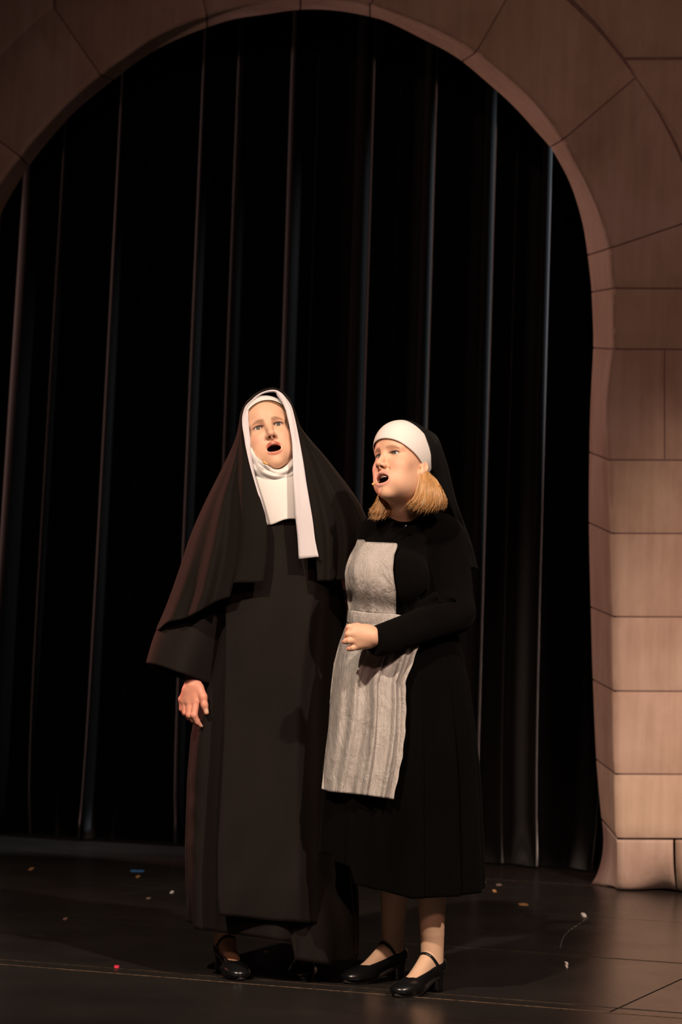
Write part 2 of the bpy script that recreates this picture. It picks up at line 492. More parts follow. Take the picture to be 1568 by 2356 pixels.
class Head:
    def __init__(s, loc, R, scale=1.0, mouth=(0.0195, 0.0095), gaze=(0, 0), lid=0.0052, ears=True, groove=False):
        s.L, s.R, s.s = np.asarray(loc, float), R, scale
        s.mw, s.mh = mouth; s.gaze = gaze; s.lid = lid; s.ears = ears; s.groove = groove

    def w(s, p): return s.L + s.R @ (np.asarray(p, float) * s.s)

    def loc(s, X): return (X - s.L) @ s.R / s.s

    def lips(s):
        mw, mh = s.mw, s.mh; zc = -0.0775
        cx = mw + 0.0035
        up = [(-cx, -0.0125, zc - .002), (-mw * .62, -0.0215, zc + mh * .72 + .0028), (-mw * .2, -0.0262, zc + mh + .0040), (0, -0.0265, zc + mh + .0032)]
        up = up + [(-x, y, z) for x, y, z in up[-2::-1]]
        dn = [(-cx, -0.0125, zc - .002), (-mw * .66, -0.0180, zc - mh * .75 - .0030), (0, -0.0220, zc - mh - .0044)]
        dn = dn + [(-x, y, z) for x, y, z in dn[-2::-1]]
        return crom(up, 29), crom(dn, 29)

    def add(s, B):
        R, sc = s.R, s.s
        el = lambda c, r, k, sub=False, Rl=None: B.el(s.w(c), np.array(r) * sc, R if Rl is None else R @ Rl, k * sc, sub)
        rc = lambda a, b, r1, r2, k, sub=False: B.rc(s.w(a), s.w(b), r1 * sc, r2 * sc, k * sc, sub)
        el(CRAN_C, CRAN_R, 0.01)
        el((0, 0.036, 0.040), (0.060, 0.062, 0.062), 0.03)             # forehead
        el((0, 0.032, -0.048), (0.0550, 0.053, 0.064), 0.035)          # mid face
        el((0, 0.022, -0.090), (0.040, 0.042, 0.034), 0.032)           # jaw
        el((0, -0.003, -0.1145), (0.019, 0.018, 0.0155), 0.020)          # chin
        for m in (-1, 1):
            el((m * .037, 0.009, -0.036), (.022, .022, .022), 0.026)    # cheek
            el((m * .036, 0.028, -0.078), (.019, .034, .026), 0.028)      # jowl
            rc((m * .010, -0.0135, 0.0155), (m * .044, -0.003, 0.0150), .0085, .007, .014)
        el((0, -0.005, -0.074), (0.027, 0.016, 0.027), 0.018)           # muzzle
        for m in (-1, 1):
            el((m * .031, -0.024, -0.001), (.0175, .012, .0115), .013, True)
        # nose
        rc((0, -0.0150, 0.006), (0, -0.0385, -0.033), .0072, .0095, .011)
        el((0, -0.0420, -0.0365), (.0100, .0090, .0085), .007)
        for m in (-1, 1):
            el((m * .0110, -0.0305, -0.0405), (.0066, .0098, .0068), .006)
        el((0, -0.0310, -0.0475), (.0055, .0090, .0055), .006)
        for m in (-1, 1):
            el((m * .0064, -0.0350, -0.0470), (.0042, .0074, .0054), .002, True)
        # eyelids
        for m in (-1, 1):
            e = np.array([m * EYE_X, 0.0, 0.0])
            el(e + (0, 0.0005, 0.0005), (.0150, .0140, .0136), .006)
        for m in (-1, 1):
            t = math.radians(6 * m)
            Rl = np.array([[math.cos(t), 0, math.sin(t)], [0, 1, 0], [-math.sin(t), 0, math.cos(t)]])
            el((m * (EYE_X + .0006), -0.014, -0.0004), (.0138, .0125, s.lid), .0014, True, Rl)
        # mouth
        U, D = s.lips()
        for A, r in ((U, .0040), (D, .0044)):
            for i in range(len(A) - 1):
                f = lambda t: r * (0.55 + 0.45 * math.sin(math.pi * t / (len(A) - 1)))
                rc(A[i], A[i + 1], f(i), f(i + 1), .004)
        el((0, -0.006, -0.0780), (s.mw, .036, s.mh), .003, True)
        for m in (-1, 1) if s.groove else (): rc((m * .0190, -0.0190, -0.048), (m * .0285, -0.0075, -0.068), .0010, .0008, .008, True)
        el((0, 0.004, -0.0780), (s.mw * 1.05, .026, s.mh * 1.4), .004, True)
        if s.ears:
            for m in (-1, 1):
                t = math.radians(-18 * m)
                Rl = np.array([[math.cos(t), -math.sin(t), 0], [math.sin(t), math.cos(t), 0], [0, 0, 1]])
                el((m * .0695, 0.078, -0.026), (.0060, .0125, .0180), .006, False, Rl)
                el((m * .0675, 0.071, -0.042), (.0060, .0075, .0090), .006, False, Rl)
                el((m * .0760, 0.076, -0.022), (.0050, .0080, .0120), .004, True, Rl)

    def paint(s, X, base, lip=(0.52, 0.15, 0.12), brow=(0.20, 0.10, 0.05), blush=(0.78, 0.36, 0.26), browa=0.8):
        q = s.loc(X); c = np.tile(np.array(base, float), (len(X), 1))
        mix = lambda c, col, m: c * (1 - m[:, None]) + np.array(col) * m[:, None]
        near = np.linalg.norm(q - np.array([0, 0, -0.02]), axis=1) < 0.2
        front = (q[:, 1] < 0.03) & near
        for m in (-1, 1):
            g = np.exp(-(((q[:, 0] - m * .043) / .022) ** 2 + ((q[:, 2] + .034) / .018) ** 2)) * front
            c = mix(c, blush, 0.5 * g)
            # eye shadow and lash line
            ex = q[:, 0] - m * EYE_X; ez = q[:, 2]
            rr = np.sqrt((ex / .0175) ** 2 + ((ez - .001) / .0105) ** 2)
            c = mix(c, (0.42, 0.19, 0.13), 0.28 * sstep(1.25, 0.8, rr) * front)
            rl = np.sqrt((ex / .0142) ** 2 + (ez / (s.lid + .0006)) ** 2)
            c = mix(c, (0.05, 0.025, 0.018), 0.85 * sstep(1.32, 1.05, rl) * front * np.where(ez > -0.0005, 1.0, 0.45))
            # brows
            bx = np.clip((m * q[:, 0] - .011) / .036, 0, 1)
            bz = .0138 + .0046 * np.sin(bx * math.pi * .85) - .0062 * bx ** 2
            wd = .0050 * (1 - .5 * bx)
            inx = sstep(-.05, .06, (m * q[:, 0] - .011) / .036) * sstep(1.06, .9, (m * q[:, 0] - .011) / .036)
            c = mix(c, brow, browa * inx * sstep(1.25, .55, np.abs(q[:, 2] - bz) / wd) * front)
        ng = np.exp(-((q[:, 0] / .012) ** 2 + ((q[:, 2] + .038) / .012) ** 2)) * (q[:, 1] < -.02)
        c = mix(c, blush, .3 * ng)
        for A, r in zip(s.lips(), (.0043, .0046)):
            A = np.asarray(A)
            dd = np.full(len(X), 1.0); sel = np.where(front & (q[:, 2] < -.04) & (q[:, 2] > -.12))[0]
            if len(sel):
                d2 = np.linalg.norm(q[sel][:, None, :] - A[None], axis=2).min(1); dd[sel] = d2
            c = mix(c, lip, .9 * sstep(r * 1.75, r * 1.25, dd))
        inside = (np.abs(q[:, 0]) < s.mw * 1.2) & (np.abs(q[:, 2] + .078) < s.mh * 1.9) & (q[:, 1] > -.0155 + .25 * np.abs(q[:, 0])) & (q[:, 1] < 0.045)
        c = mix(c, (0.035, 0.006, 0.006), inside.astype(float))
        nos = np.zeros(len(X))
        for m in (-1, 1):
            nos = np.maximum(nos, (np.linalg.norm((q - np.array([m * .0062, -.0345, -.0455])) / np.array([.0038, .007, .0046]), axis=1) < 1.0))
        c = mix(c, (0.10, 0.02, 0.015), .8 * nos)
        return c

    def shell(s, off, inside, nu=120, nv=70, extra=None):
        """patch of the cranium offset outward; inside(x,y,z)->mask in head units"""
        th = np.linspace(0, 2 * math.pi, nu, endpoint=False); ph = np.linspace(0.0, math.pi * 0.98, nv)
        T, Ph = np.meshgrid(th, ph, indexing='ij')
        D = np.stack([np.sin(Ph) * np.sin(T), -np.sin(Ph) * np.cos(T), np.cos(Ph)], -1)
        return D

    def eyes(s, parent, iris=(0.16, 0.20, 0.22)):
        gy, gp = map(math.radians, s.gaze)
        for m in (-1, 1):
            n, k = 40, 40; r = .0122 * s.s
            g = np.array([math.sin(gy) * math.cos(gp), -math.cos(gy) * math.cos(gp), math.sin(gp)])
            a = np.cross(g, (0, 0, 1)); a /= np.linalg.norm(a); b = np.cross(a, g)
            V, C = [], []
            for i in range(n + 1):
                t = math.pi * (i / n) ** 1.5
                for j in range(k):
                    p = 2 * math.pi * j / k
                    d = g * math.cos(t) + (a * math.cos(p) + b * math.sin(p)) * math.sin(t)
                    rr = r * (1.0 + 0.035 * math.exp(-(t / .35) ** 2))
                    V.append(s.w((m * EYE_X, 0, 0)) + s.R @ d * rr)
                    dg = math.degrees(t)
                    if dg < 12: C.append((.006, .005, .005))
                    elif dg < 27: C.append(np.array(iris) * (0.8 + .4 * random.random()))
                    elif dg < 31: C.append(np.array(iris) * .25)
                    else: C.append((.70, .61, .56))
            F = [(i * k + j, i * k + (j + 1) % k, (i + 1) * k + (j + 1) % k, (i + 1) * k + j) for i in range(n) for j in range(k)]
            setp(mesh_obj('eye', V, F, MAT['eye'], parent, tone=np.array(C)))


# ================================================================== SETTING
YAW_T = np.array([1, -0.375, 0]) / math.hypot(1, .375)       # along the stage front
YAW_N = np.array([0.375, 1, 0]) / math.hypot(1, .375)        # up stage


def stage(sx, d, z=0): return YAW_T * sx + YAW_N * d + np.array([0, 0, z])


# floor: deck with bolted 4 x 8 foot panels
V, F = box((0, 11, -0.075), np.eye(3), np.array([9, 10, 0.05]))
floor = setp(mesh_obj('floor', V, F, MAT['under'], smooth=False), 'black painted stage floor with panel seams and scuffs', None, None, 'structure')
d0 = 7.78 * math.cos(math.atan(.375)); PW, PL_ = 1.265, 2.5
seam_s0 = float(np.dot(G(1416, 2322) - YAW_N * 0, YAW_T))
pmesh = {}
for row in range(-4, 8):
    dl = d0 + row * PW; dh = dl + PW
    strips = [(dl, dh)]
    if row == 0: strips = [(dl, dl + 0.105), (dl + 0.105, dh)]
    for a, b in strips:
        s0 = seam_s0 + (0.0 if row >= 0 else -0.13) - 3 * PL_
        for kx in range(-1, 6):
            xa, xb = s0 + kx * PL_, s0 + (kx + 1) * PL_; g = 0.0018
            V = []
            for z in (-0.025, -0.002, 0.0):
                i = g + (0.002 if z == 0 else 0)
                V += [stage(xa + i, a + i, z), stage(xb - i, a + i, z), stage(xb - i, b - i, z), stage(xa + i, b - i, z)]
            F = [(8, 9, 10, 11)] + [(q * 4 + t, q * 4 + (t + 1) % 4, q * 4 + 4 + (t + 1) % 4, q * 4 + 4 + t) for q in (0, 1) for t in range(4)]
            mesh_obj('floor_panel', V, F, MAT['floor'], floor, smooth=False)


def strip(d, wdt, mat, s0, s1, n=80, jit=0.3):
    V = []
    for i in range(n + 1):
        s = s0 + (s1 - s0) * i / n
        wd = wdt * (1 + random.uniform(-jit, jit))
        V += [stage(s, d - wd / 2, 0.0004), stage(s, d, 0.0016), stage(s, d + wd / 2, 0.0004)]
    F = [(i * 3 + j, i * 3 + 3 + j, i * 3 + 4 + j, i * 3 + 1 + j) for i in range(n) for j in (0, 1)]
    return mesh_obj('seam_edge', V, F, mat, floor, smooth=False)


strip(d0, 0.014, MAT['seam'], -4, 4, 160)
strip(d0 + 0.105, 0.005, MAT['seam_thin'], -4, 4)
strip(d0 + PW, 0.006, MAT['seam_thin'], -3, 3.2)
strip(d0 + 3 * PW, 0.012, MAT['seam_thin'], -3.5, 0.4)

# stage curtain ------------------------------------------------------
CA, CB = 12.62, -0.40


def curtain_line(px): return PLN(px, 1470 + 0.03 * (px - 784), CA, CB)


ridge = []   # (px, width px, sharp side, depth m)
for px, wpx, side, dp in ((-150, 40, -1, .10), (-60, 40, -1, .10), (2, 48, -1, .13), (92, 26, -1, .11), (160, 30, -1, .012), (222, 24, -1, .12), (300, 34, -1, .015), (415, 24, -1, .12), (500, 40, -1, .10), (560, 30, -1, .012),
                          (628, 34, -1, .11), (690, 30, -1, .035), (745, 34, 1, .012), (822, 40, 1, .12), (884, 26, 1, .03), (968, 30, 1, .13), (1040, 36, 1, .012), (1108, 34, 1, .13), (1158, 26, 1, .035), (1238, 30, 1, .13), (1310, 34, 1, .015),
                          (1390, 30, 1, .11), (1470, 34, 1, .12), (1560, 30, 1, .1), (1650, 34, 1, .1)):
    ridge.append((px, wpx, side, dp))
nx, nz = 1400, 30
pxs = np.linspace(-230, 1760, nx); off = np.zeros(nx)
rn = np.random.RandomState(3)
for c, wd, sd, dp in ridge:
    t = (pxs - c) * sd                    # t>0 beyond the sharp edge
    t = t + wd * .4
    prof = np.where(t > 0, np.clip(1 - (t / (wd * .42)) ** 2, 0, 1), (0.5 + 0.5 * np.cos(np.pi * np.clip(-t / (wd * 1.7), 0, 1))) ** 2)
    off = np.maximum(off, dp * np.sqrt(prof))
off += 0.006 * np.sin(pxs * .043)
V = np.zeros((nx, nz, 3)); TOP = 6.2
for i in range(nx):
    b = curtain_line(pxs[i])
    for j in range(nz):
        z = TOP * j / (nz - 1) + 0.012
        k = 1.0 - 0.35 * math.exp(-z / .5) * (0.5 + .5 * math.sin(pxs[i] * .021))
        sway = -0.028 * max(0.0, (620 - pxs[i]) / 620) * (z - 2.0) * -1
        V[i, j] = (b[0] + sway + 0.03 * math.sin(pxs[i] * .017) * math.exp(-z / .35), b[1] - off[i] * k, z)
cur = mesh_obj('stage_curtain', V.reshape(-1, 3), grid_faces(nx, nz), MAT['curtain'], solid=0.004)
setp(cur, 'black velvet stage curtain hanging in tall vertical folds behind the arch', 'curtain')

# stage arch of painted muslin stones ----------------------------------
AA, AB, REV = 11.62, -0.36, 0.32
FP = [(-70, 2000), (-68, 1700), (-66, 1400), (-64, 1100), (-62, 900), (-60, 780), (-54, 670), (-40, 560), (-20, 474), (0, 421), (46, 360), (92, 306), (164, 230), (230, 172), (287, 132), (344, 92), (406, 61), (475, 36), (536, 19),
      (600, 6), (690, -4), (770, 0), (850, 12), (920, 35), (1000, 67), (1047, 91), (1094, 120), (1145, 159), (1196, 203), (1232, 239), (1268, 283), (1293, 322), (1319, 366), (1344, 413), (1366, 460), (1384, 507), (1402, 571),
      (1409, 634), (1411, 663), (1412, 730), (1411, 803), (1397, 930), (1401, 1058), (1408, 1227), (1412, 1419), (1413, 1590), (1416, 1781), (1419, 1929)]
BP = [(-40, 1950), (-40, 1670), (-40, 1380), (-40, 1090), (-38, 900), (-35, 780), (-27, 680), (-14, 575), (-2, 510), (8, 478), (65, 383), (126, 306), (184, 245), (260, 184), (314, 143), (364, 111), (421, 84), (475, 63), (536, 44),
      (600, 34), (690, 22), (770, 24), (850, 38), (900, 54), (972, 90), (1018, 113), (1062, 141), (1112, 183), (1160, 225), (1195, 260), (1234, 304), (1264, 338), (1286, 374), (1308, 417), (1326, 467), (1341, 525), (1350, 587),
      (1357, 645), (1359, 672), (1362, 735), (1363, 800), (1357, 920), (1354, 1040), (1353, 1202), (1357, 1396), (1362, 1563), (1370, 1747), (1382, 1883)]
FP = np.array(FP, float); BP = np.array(BP, float)
arch = setp(empty('stage_arch'), 'tall round stage arch of tan painted fabric stone blocks framing the curtain', 'arch')


def on_arch(p, back=0.0, proud=0.0):
    q = PLN(p[0], p[1], AA + back, AB); return q - YAW_N * proud


def idx_of(px, py):
    return int(np.argmin(((FP - np.array([px, py])) ** 2).sum(1)))


def stone(front_poly_rows, name='stone_block', proud=0.012, bot=None):
    """front_poly_rows: list of rows; each row a list of world points. Adjacent rows make quads."""
    V = [p for r in front_poly_rows for p in r]; n = len(front_poly_rows[0])
    o = mesh_obj(name, V, grid_faces(len(front_poly_rows), n), MAT['stone'], arch, smooth=True, solid=0)
    return o


def shrink(rows, g):
    """pull the outer boundary of a grid of points inward by g metres and set the rim back: joints between stones"""
    A = np.array(rows, float); a, b = A.shape[:2]
    out = A.copy()
    def pull(i, j, ii, jj):
        d = A[ii, jj] - A[i, j]; L = np.linalg.norm(d) + 1e-9
        out[i, j] = out[i, j] + d / L * min(g, L * .3)
    for i in range(a): pull(i, 0, i, 1); pull(i, b - 1, i, b - 2)
    for j in range(b): pull(0, j, 1, j); pull(a - 1, j, a - 2, j)
    return out


def build_stone(Fseg, Bseg, Oseg, n_out=4, puff=0.006):
    """L-shaped stone: back edge -> front edge -> outer edge along a run of the arch"""
    rows = []
    m = len(Fseg)
    for i in range(m):
        row = []
        Bw = on_arch(Bseg[i], REV); Fw = on_arch(Fseg[i]); Ow = on_arch(Oseg[i])
        for t in (0, .06, .5, .85): row.append(Bw + (Fw - Bw) * t)
        row.append(Fw - YAW_N * .006)
        for t in np.linspace(0.06, .97, n_out): row.append(Fw + (Ow - Fw) * t)
        row.append(Ow); rows.append(row)
    A = shrink(rows, 0.0034)
    a, b = A.shape[:2]
    for i in range(a):
        for j in range(b):
            e = (i in (0, a - 1)) or (j in (0, b - 1))
            A[i, j] += YAW_N * (0.004 if e else -puff)
    return mesh_obj('stone_block', A.reshape(-1, 3), grid_faces(a, b), MAT['stone'], arch)


def seg(Pts, i0, i1, n, f0=0.0, f1=0.0):
    t = np.linspace(i0, i1, n); i = np.clip(t.astype(int), 0, len(Pts) - 2); f = (t - i)[:, None]
    K = np.asarray(Pts, float); k = len(K); g = lambda j: K[np.clip(j, 0, k - 1)]
    p0, p1, p2, p3 = g(i - 1), g(i), g(i + 1), g(i + 2)
    return 0.5 * (2 * p1 + (p2 - p0) * f + (2 * p0 - 5 * p1 + 4 * p2 - p3) * f ** 2 + (3 * p1 - p0 - 3 * p2 + p3) * f ** 3)


# voussoirs: joint stations (index on FP) and the outer end of each joint
st = [(idx_of(-62, 900), (-262, 900)), (idx_of(-54, 670), (-235, 590)), (idx_of(-20, 474), (-150, 330)), (idx_of(46, 360), (-95, 255)), (idx_of(220, 180), (122, 15)), (idx_of(475, 36), (430, -150)), (idx_of(690, -4), (700, -205)),
      (idx_of(880, 20), (960, -170)), (idx_of(1094, 120), (1205, -75)), (idx_of(1293, 322), (1461, 178)), (idx_of(1402, 571), (1610, 500))]
mids = {4: [(-10, 130), (60, 70)], 3: None}
for q in range(len(st) - 1):
    i0, o0 = st[q]; i1, o1 = st[q + 1]; n = 13
    Fs = seg(FP, i0, i1, n); Bs = seg(BP, i0, i1, n)
    o0, o1 = np.array(o0, float), np.array(o1, float)
    t = np.linspace(0, 1, n)[:, None]
    cen = np.array([690, 660.0])
    r0, r1 = np.linalg.norm(o0 - cen), np.linalg.norm(o1 - cen)
    a0, a1 = math.atan2(o0[1] - cen[1], o0[0] - cen[0]), math.atan2(o1[1] - cen[1], o1[0] - cen[0])
    if a1 < a0: a1 += 2 * math.pi
    al = a0 + (a1 - a0) * t[:, 0]; rr = r0 + (r1 - r0) * t[:, 0]
    Os = cen + np.stack([rr * np.cos(al), rr * np.sin(al)], 1)
    build_stone(Fs, Bs, Os)

# right pier courses
XR = 1860
courses = [571, 663, 803, 1058, 1227, 1419, 1590, 1781, 1929]
vj = {803: 1527, 1590: 1640, 1227: 1665, 1419: 1720, 1058: 1700, 1781: 1690, 663: 1700, 571: 1640}
slopes = {571: -71.0}
for c in range(len(courses) - 1):
    y0, y1 = courses[c], courses[c + 1]
    i0, i1 = int(np.argmin(np.abs(FP[20:, 1] - y0))) + 20, int(np.argmin(np.abs(FP[20:, 1] - y1))) + 20
    n = 7
    Fs, Bs = seg(FP, i0, i1, n), seg(BP, i0, i1, n)
    xj = vj[y0]
    yy = np.linspace(y0, y1, n)
    sag = lambda x, y: y + .004 * (x - 1410) + (slopes.get(y0, 0) * (x - 1402) / 208 * (1 - (y - y0) / (y1 - y0)) if y0 in slopes else 0)
    Os = np.array([(xj, sag(xj, y)) for y in yy])
    build_stone(Fs, Bs, Os, 5)
    rows = [[on_arch((x, sag(x, y))) for x in np.linspace(xj, XR, 6)] for y in yy]
    A = shrink(rows, .0034); a, b = A.shape[:2]
    for i in range(a):
        for j in range(b): A[i, j] += YAW_N * (0.004 if (i in (0, a - 1) or j in (0, b - 1)) else -.006)
    mesh_obj('stone_block', A.reshape(-1, 3), grid_faces(a, b), MAT['stone'], arch)
# flared fabric foot of the right pier (two blocks)
def foot_block(x0, x1, reveal):
    n = 12; rows = []
    for v in np.linspace(0, 1, n):
        row = []
        fl = v ** 3
        if reveal:
            for t in (0, .5, .9):
                top = (1383 + (1419 - 1383) * t, 1885 + (1929 - 1885) * t)
                bot = G(1356 + 62 * t, 2034 + 9 * t)
                k = v
                mid = on_arch((top[0] + 8 * math.sin(v * 2.0), top[1] + 118 * v), REV * (1 - t))
                row.append(mid * (1 - fl) + bot * fl)
        for x in np.linspace(x0, x1, 10):
            u = (x - 1419) / 150
            top = on_arch((x, 1929 + .004 * (x - 1410) + 122 * v))
            wob = 0.03 * math.sin(u * 5.5 + .6) * fl + 0.025 * math.exp(-((x - 1425) / 22) ** 2) * fl * 2
            bot = G(x + 6, min(2043 + 9 * sstep(0, 1, u) + 3 * math.sin(u * 7), 2062))
            p = top * (1 - fl) + bot * fl; p = p - YAW_N * wob
            p[2] = max(p[2], 0.004)
            row.append(p)
        rows.append(row)
    A = shrink(rows, .005)
    A[..., 2] = np.maximum(A[..., 2], .003); A[-1, :, 2] = .003
    mesh_obj('stone_block', A.reshape(-1, 3), grid_faces(*A.shape[:2]), MAT['stone'], arch, solid=.003)


foot_block(1419, 1550, True); foot_block(1550, 1860, False)

# left pier courses (beyond the frame, continues the arch)
ly = [900, 1100, 1400, 1700, 2000]
for c in range(4):
    i0, i1 = 4 - c, 3 - c
    Fs, Bs = seg(FP, i1, i0, 5), seg(BP, i1, i0, 5)
    Os = np.array([(-262, y) for y in np.linspace(FP[i1][1], FP[i0][1], 5)])
    build_stone(Fs, Bs, Os, 4)


# spandrel stones beyond the ring
def spandrel(poly, nring=0, proud=.002):
    cc = np.array([690.0, 660.0]); pp = []
    for i, p in enumerate(poly):
        p = np.array(p, float)
        if i < nring: p = p + (cc - p) / np.linalg.norm(cc - p) * 5
        pp.append(p)
    pts = [on_arch(p) + YAW_N * .003 for p in pp]; c = sum(pts) / len(pts)
    V = [p + (c - p) / np.linalg.norm(c - p) * .006 + YAW_N * .004 for p in pts]
    V += [p + (c - p) / np.linalg.norm(c - p) * .03 - YAW_N * proud for p in pts]; n = len(pts)
    V += [p + YAW_N * .03 for p in V[:n]]
    F = [tuple(range(n, 2 * n))] + [(i, (i + 1) % n, n + (i + 1) % n, n + i) for i in range(n)] + [(2 * n + i, 2 * n + (i + 1) % n, (i + 1) % n, i) for i in range(n)]
    mesh_obj('stone_block', V, F, MAT['stone'], arch, smooth=False)


ext = lambda a, b, r0, r1, n: [(690 + (r0 + (r1 - r0) * i / (n - 1)) * math.cos(math.radians(a + (b - a) * i / (n - 1))), 660 + (r0 + (r1 - r0) * i / (n - 1)) * math.sin(math.radians(a + (b - a) * i / (n - 1)))) for i in range(n)]
spandrel([(1205, -80), (1270, -50), (1322, 0), (1373, 51), (1438, 131), (1860, 131), (1860, -420), (1205, -420)], 5)
spandrel([(1440, 133), (1463, 176), (1518, 254), (1558, 330), (1592, 415), (1612, 500), (1860, 470), (1860, 133)], 6)
spandrel([(122, 10), (180, -35), (300, -100), (430, -155), (430, -420), (122, -420)], 4)
spandrel([(120, 14), (60, 68), (0, 130), (-95, 250), (-150, 325), (-420, 325), (-420, -420), (120, -420)], 5)
spandrel([(-152, 332), (-200, 420), (-237, 590), (-262, 900), (-420, 900), (-420, 332)], 4)
spandrel([(432, -155), (560, -195), (700, -208), (840, -200), (960, -172), (1080, -130), (1203, -80), (1203, -420), (432, -420)], 7)
# joint-coloured backing canvas behind the stones: front sheet and reveal sheet
n = 140
Fs, Bs = seg(FP, 0, len(FP) - 1, n), seg(BP, 0, len(BP) - 1, n)
cen = np.array([690, 660.0]); rows = []
for i in range(n):
    d = Fs[i] - cen
    o = Fs[i] + d / np.linalg.norm(d) * 420 if Fs[i][1] < 660 else np.array([Fs[i][0] + (430 if d[0] > 0 else -190), Fs[i][1]])
    nn = d / np.linalg.norm(d) if Fs[i][1] < 660 else np.array([1.0 if d[0] > 0 else -1.0, 0])
    c = on_arch(Fs[i] + nn * 4, 0, -.007); cb = on_arch(Bs[i] + nn * 4, REV)
    rows.append([cb, cb + (c - cb) * .5, c, c + (on_arch(o, 0, -.007) - c) * .5, on_arch(o, 0, -.007)])
A = np.array(rows)
mesh_obj('joint_backing', A.reshape(-1, 3), grid_faces(n, 5), MAT['joint'], arch, smooth=False)

# bits of tape and paper on the floor
def floor_bit(name, px, py, wpx, hpx, col, label, cat, rough=.6, rotz=0.0, z=.0012):
    c = G(px, py); Yd = c[1]; hw = wpx / 2 * Yd / FPX; hd = hpx / 2 * Yd * Yd / (FPX * CAM_H)
    rs = np.random.RandomState(int(px)); V = []
    n = 10
    for lay in (0.0, 1.0):
        for i in range(n):
            a = 2 * math.pi * i / n
            sx = np.sign(math.cos(a)) * abs(math.cos(a)) ** .5; sy = np.sign(math.sin(a)) * abs(math.sin(a)) ** .5
            k = (1 + rs.uniform(-.12, .12)) * (1 - .1 * lay)
            x, y = hw * sx * k, hd * sy * k
            V.append(c + np.array([x * math.cos(rotz) - y * math.sin(rotz), x * math.sin(rotz) + y * math.cos(rotz), .0002 + lay * (z + .0006 * rs.rand())]))
    F = [tuple(range(n, 2 * n))] + [(i, (i + 1) % n, n + (i + 1) % n, n + i) for i in range(n)]
    setp(mesh_obj(name, V, F, plain(name + '_paint', col, rough, .3, 0, .2), smooth=False), label, cat)


floor_bit('spike_tape', 315, 2004, 34, 4.5, (.05, .17, .42), 'short blue strip of spike tape on the dark floor near the curtain', 'tape')
floor_bit('paper_scrap', 268, 2226, 12, 5, (.85, .04, .10), 'tiny bright red scrap beside the long floor seam', 'paper scrap', z=.004)
floor_bit('paper_scrap', 72, 1999, 9, 6, (.45, .22, .10), 'tan speck on the far left of the upstage floor', 'paper scrap')
floor_bit('paper_scrap', 317, 2017, 8, 5, (.40, .2, .08), 'orange-tan speck just below the blue tape strip', 'paper scrap')
floor_bit('paper_scrap', 395, 2053, 8, 6, (.7, .7, .68), 'round white speck on the floor left of the tall habit', 'paper scrap')
floor_bit('paper_scrap', 341, 2067, 10, 4, (.2, .13, .10), 'dull brown fleck on the floor below the white speck', 'paper scrap')
floor_bit('paper_scrap', 150, 2114, 9, 5, (.22, .12, .09), 'brown fleck on the open floor at the left', 'paper scrap')
floor_bit('paper_scrap', 1342, 2106, 10, 7, (.75, .68, .65), 'white paper dot at the top end of the curved chalk scratch', 'paper scrap', z=.004)
floor_bit('paper_scrap', 1302, 2217, 8, 4.5, (.8, .75, .72), 'upper of two white dots on the floor below the curved scratch', 'paper scrap', z=.003)
floor_bit('paper_scrap', 1302, 2224, 7, 4, (.8, .66, .6), 'lower of two white dots on the floor below the curved scratch', 'paper scrap', z=.003)
floor_bit('paper_scrap', 1112, 2028, 6, 6, (.6, .66, .7), 'pale blue-white dot beside the hem of the black skirt', 'paper scrap')
floor_bit('paper_scrap', 1137, 2050, 8, 5, (.6, .33, .12), 'orange speck on the floor right of the black skirt hem', 'paper scrap')
floor_bit('spike_tape', 1203, 2081, 22, 5, (.28, .15, .06), 'short tan strip of tape on the floor between skirt and pier', 'tape')
floor_bit('paper_scrap', 1147, 2036, 13, 4, (.25, .2, .19), 'grey smudge of paper on the floor near the skirt hem', 'paper scrap')
floor_bit('paper_scrap', 612, 2190, 12, 5, (.2, .18, .16), 'grey scrap on the floor between the feet under the habit', 'paper scrap')
# curved chalk scratch: dashes
pts = crom([(1352, 2111), (1330, 2127), (1308, 2142), (1297, 2155), (1291, 2168), (1288, 2182)], 40)
V, F = [], []
for i in range(0, 39, 1):
    if i % 3 == 2: continue
    a, b = G(*pts[i]), G(*pts[i + 1]); d = (b - a) / np.linalg.norm(b - a); s = np.array([-d[1], d[0], 0]) * .0014
    k = len(V); V += [a + s + (0, 0, .0006), a - s + (0, 0, .0006), b - s + (0, 0, .0006), b + s + (0, 0, .0006)]; F.append((k, k + 1, k + 2, k + 3))
mesh_obj('chalk_scratch', V, F, plain('chalk_grey', (.17, .15, .14), .8), floor, smooth=False)


# ================================================================== PEOPLE
SKIN = (0.74, 0.44, 0.30)


def radial(head_sdf, H, D, cen=(0, .06, .02)):
    """distance from the head centre to its surface along head-space directions D"""
    c = H.w(cen); W_ = D @ H.R.T
    lo = np.full(len(D), .03); hi = np.full(len(D), .16)
    for _ in range(18):
        mid = (lo + hi) / 2
        ins = head_sdf(c + W_ * mid[:, None]) < 0
        lo = np.where(ins, mid, lo); hi = np.where(ins, hi, mid)
    return c, W_, (lo + hi) / 2


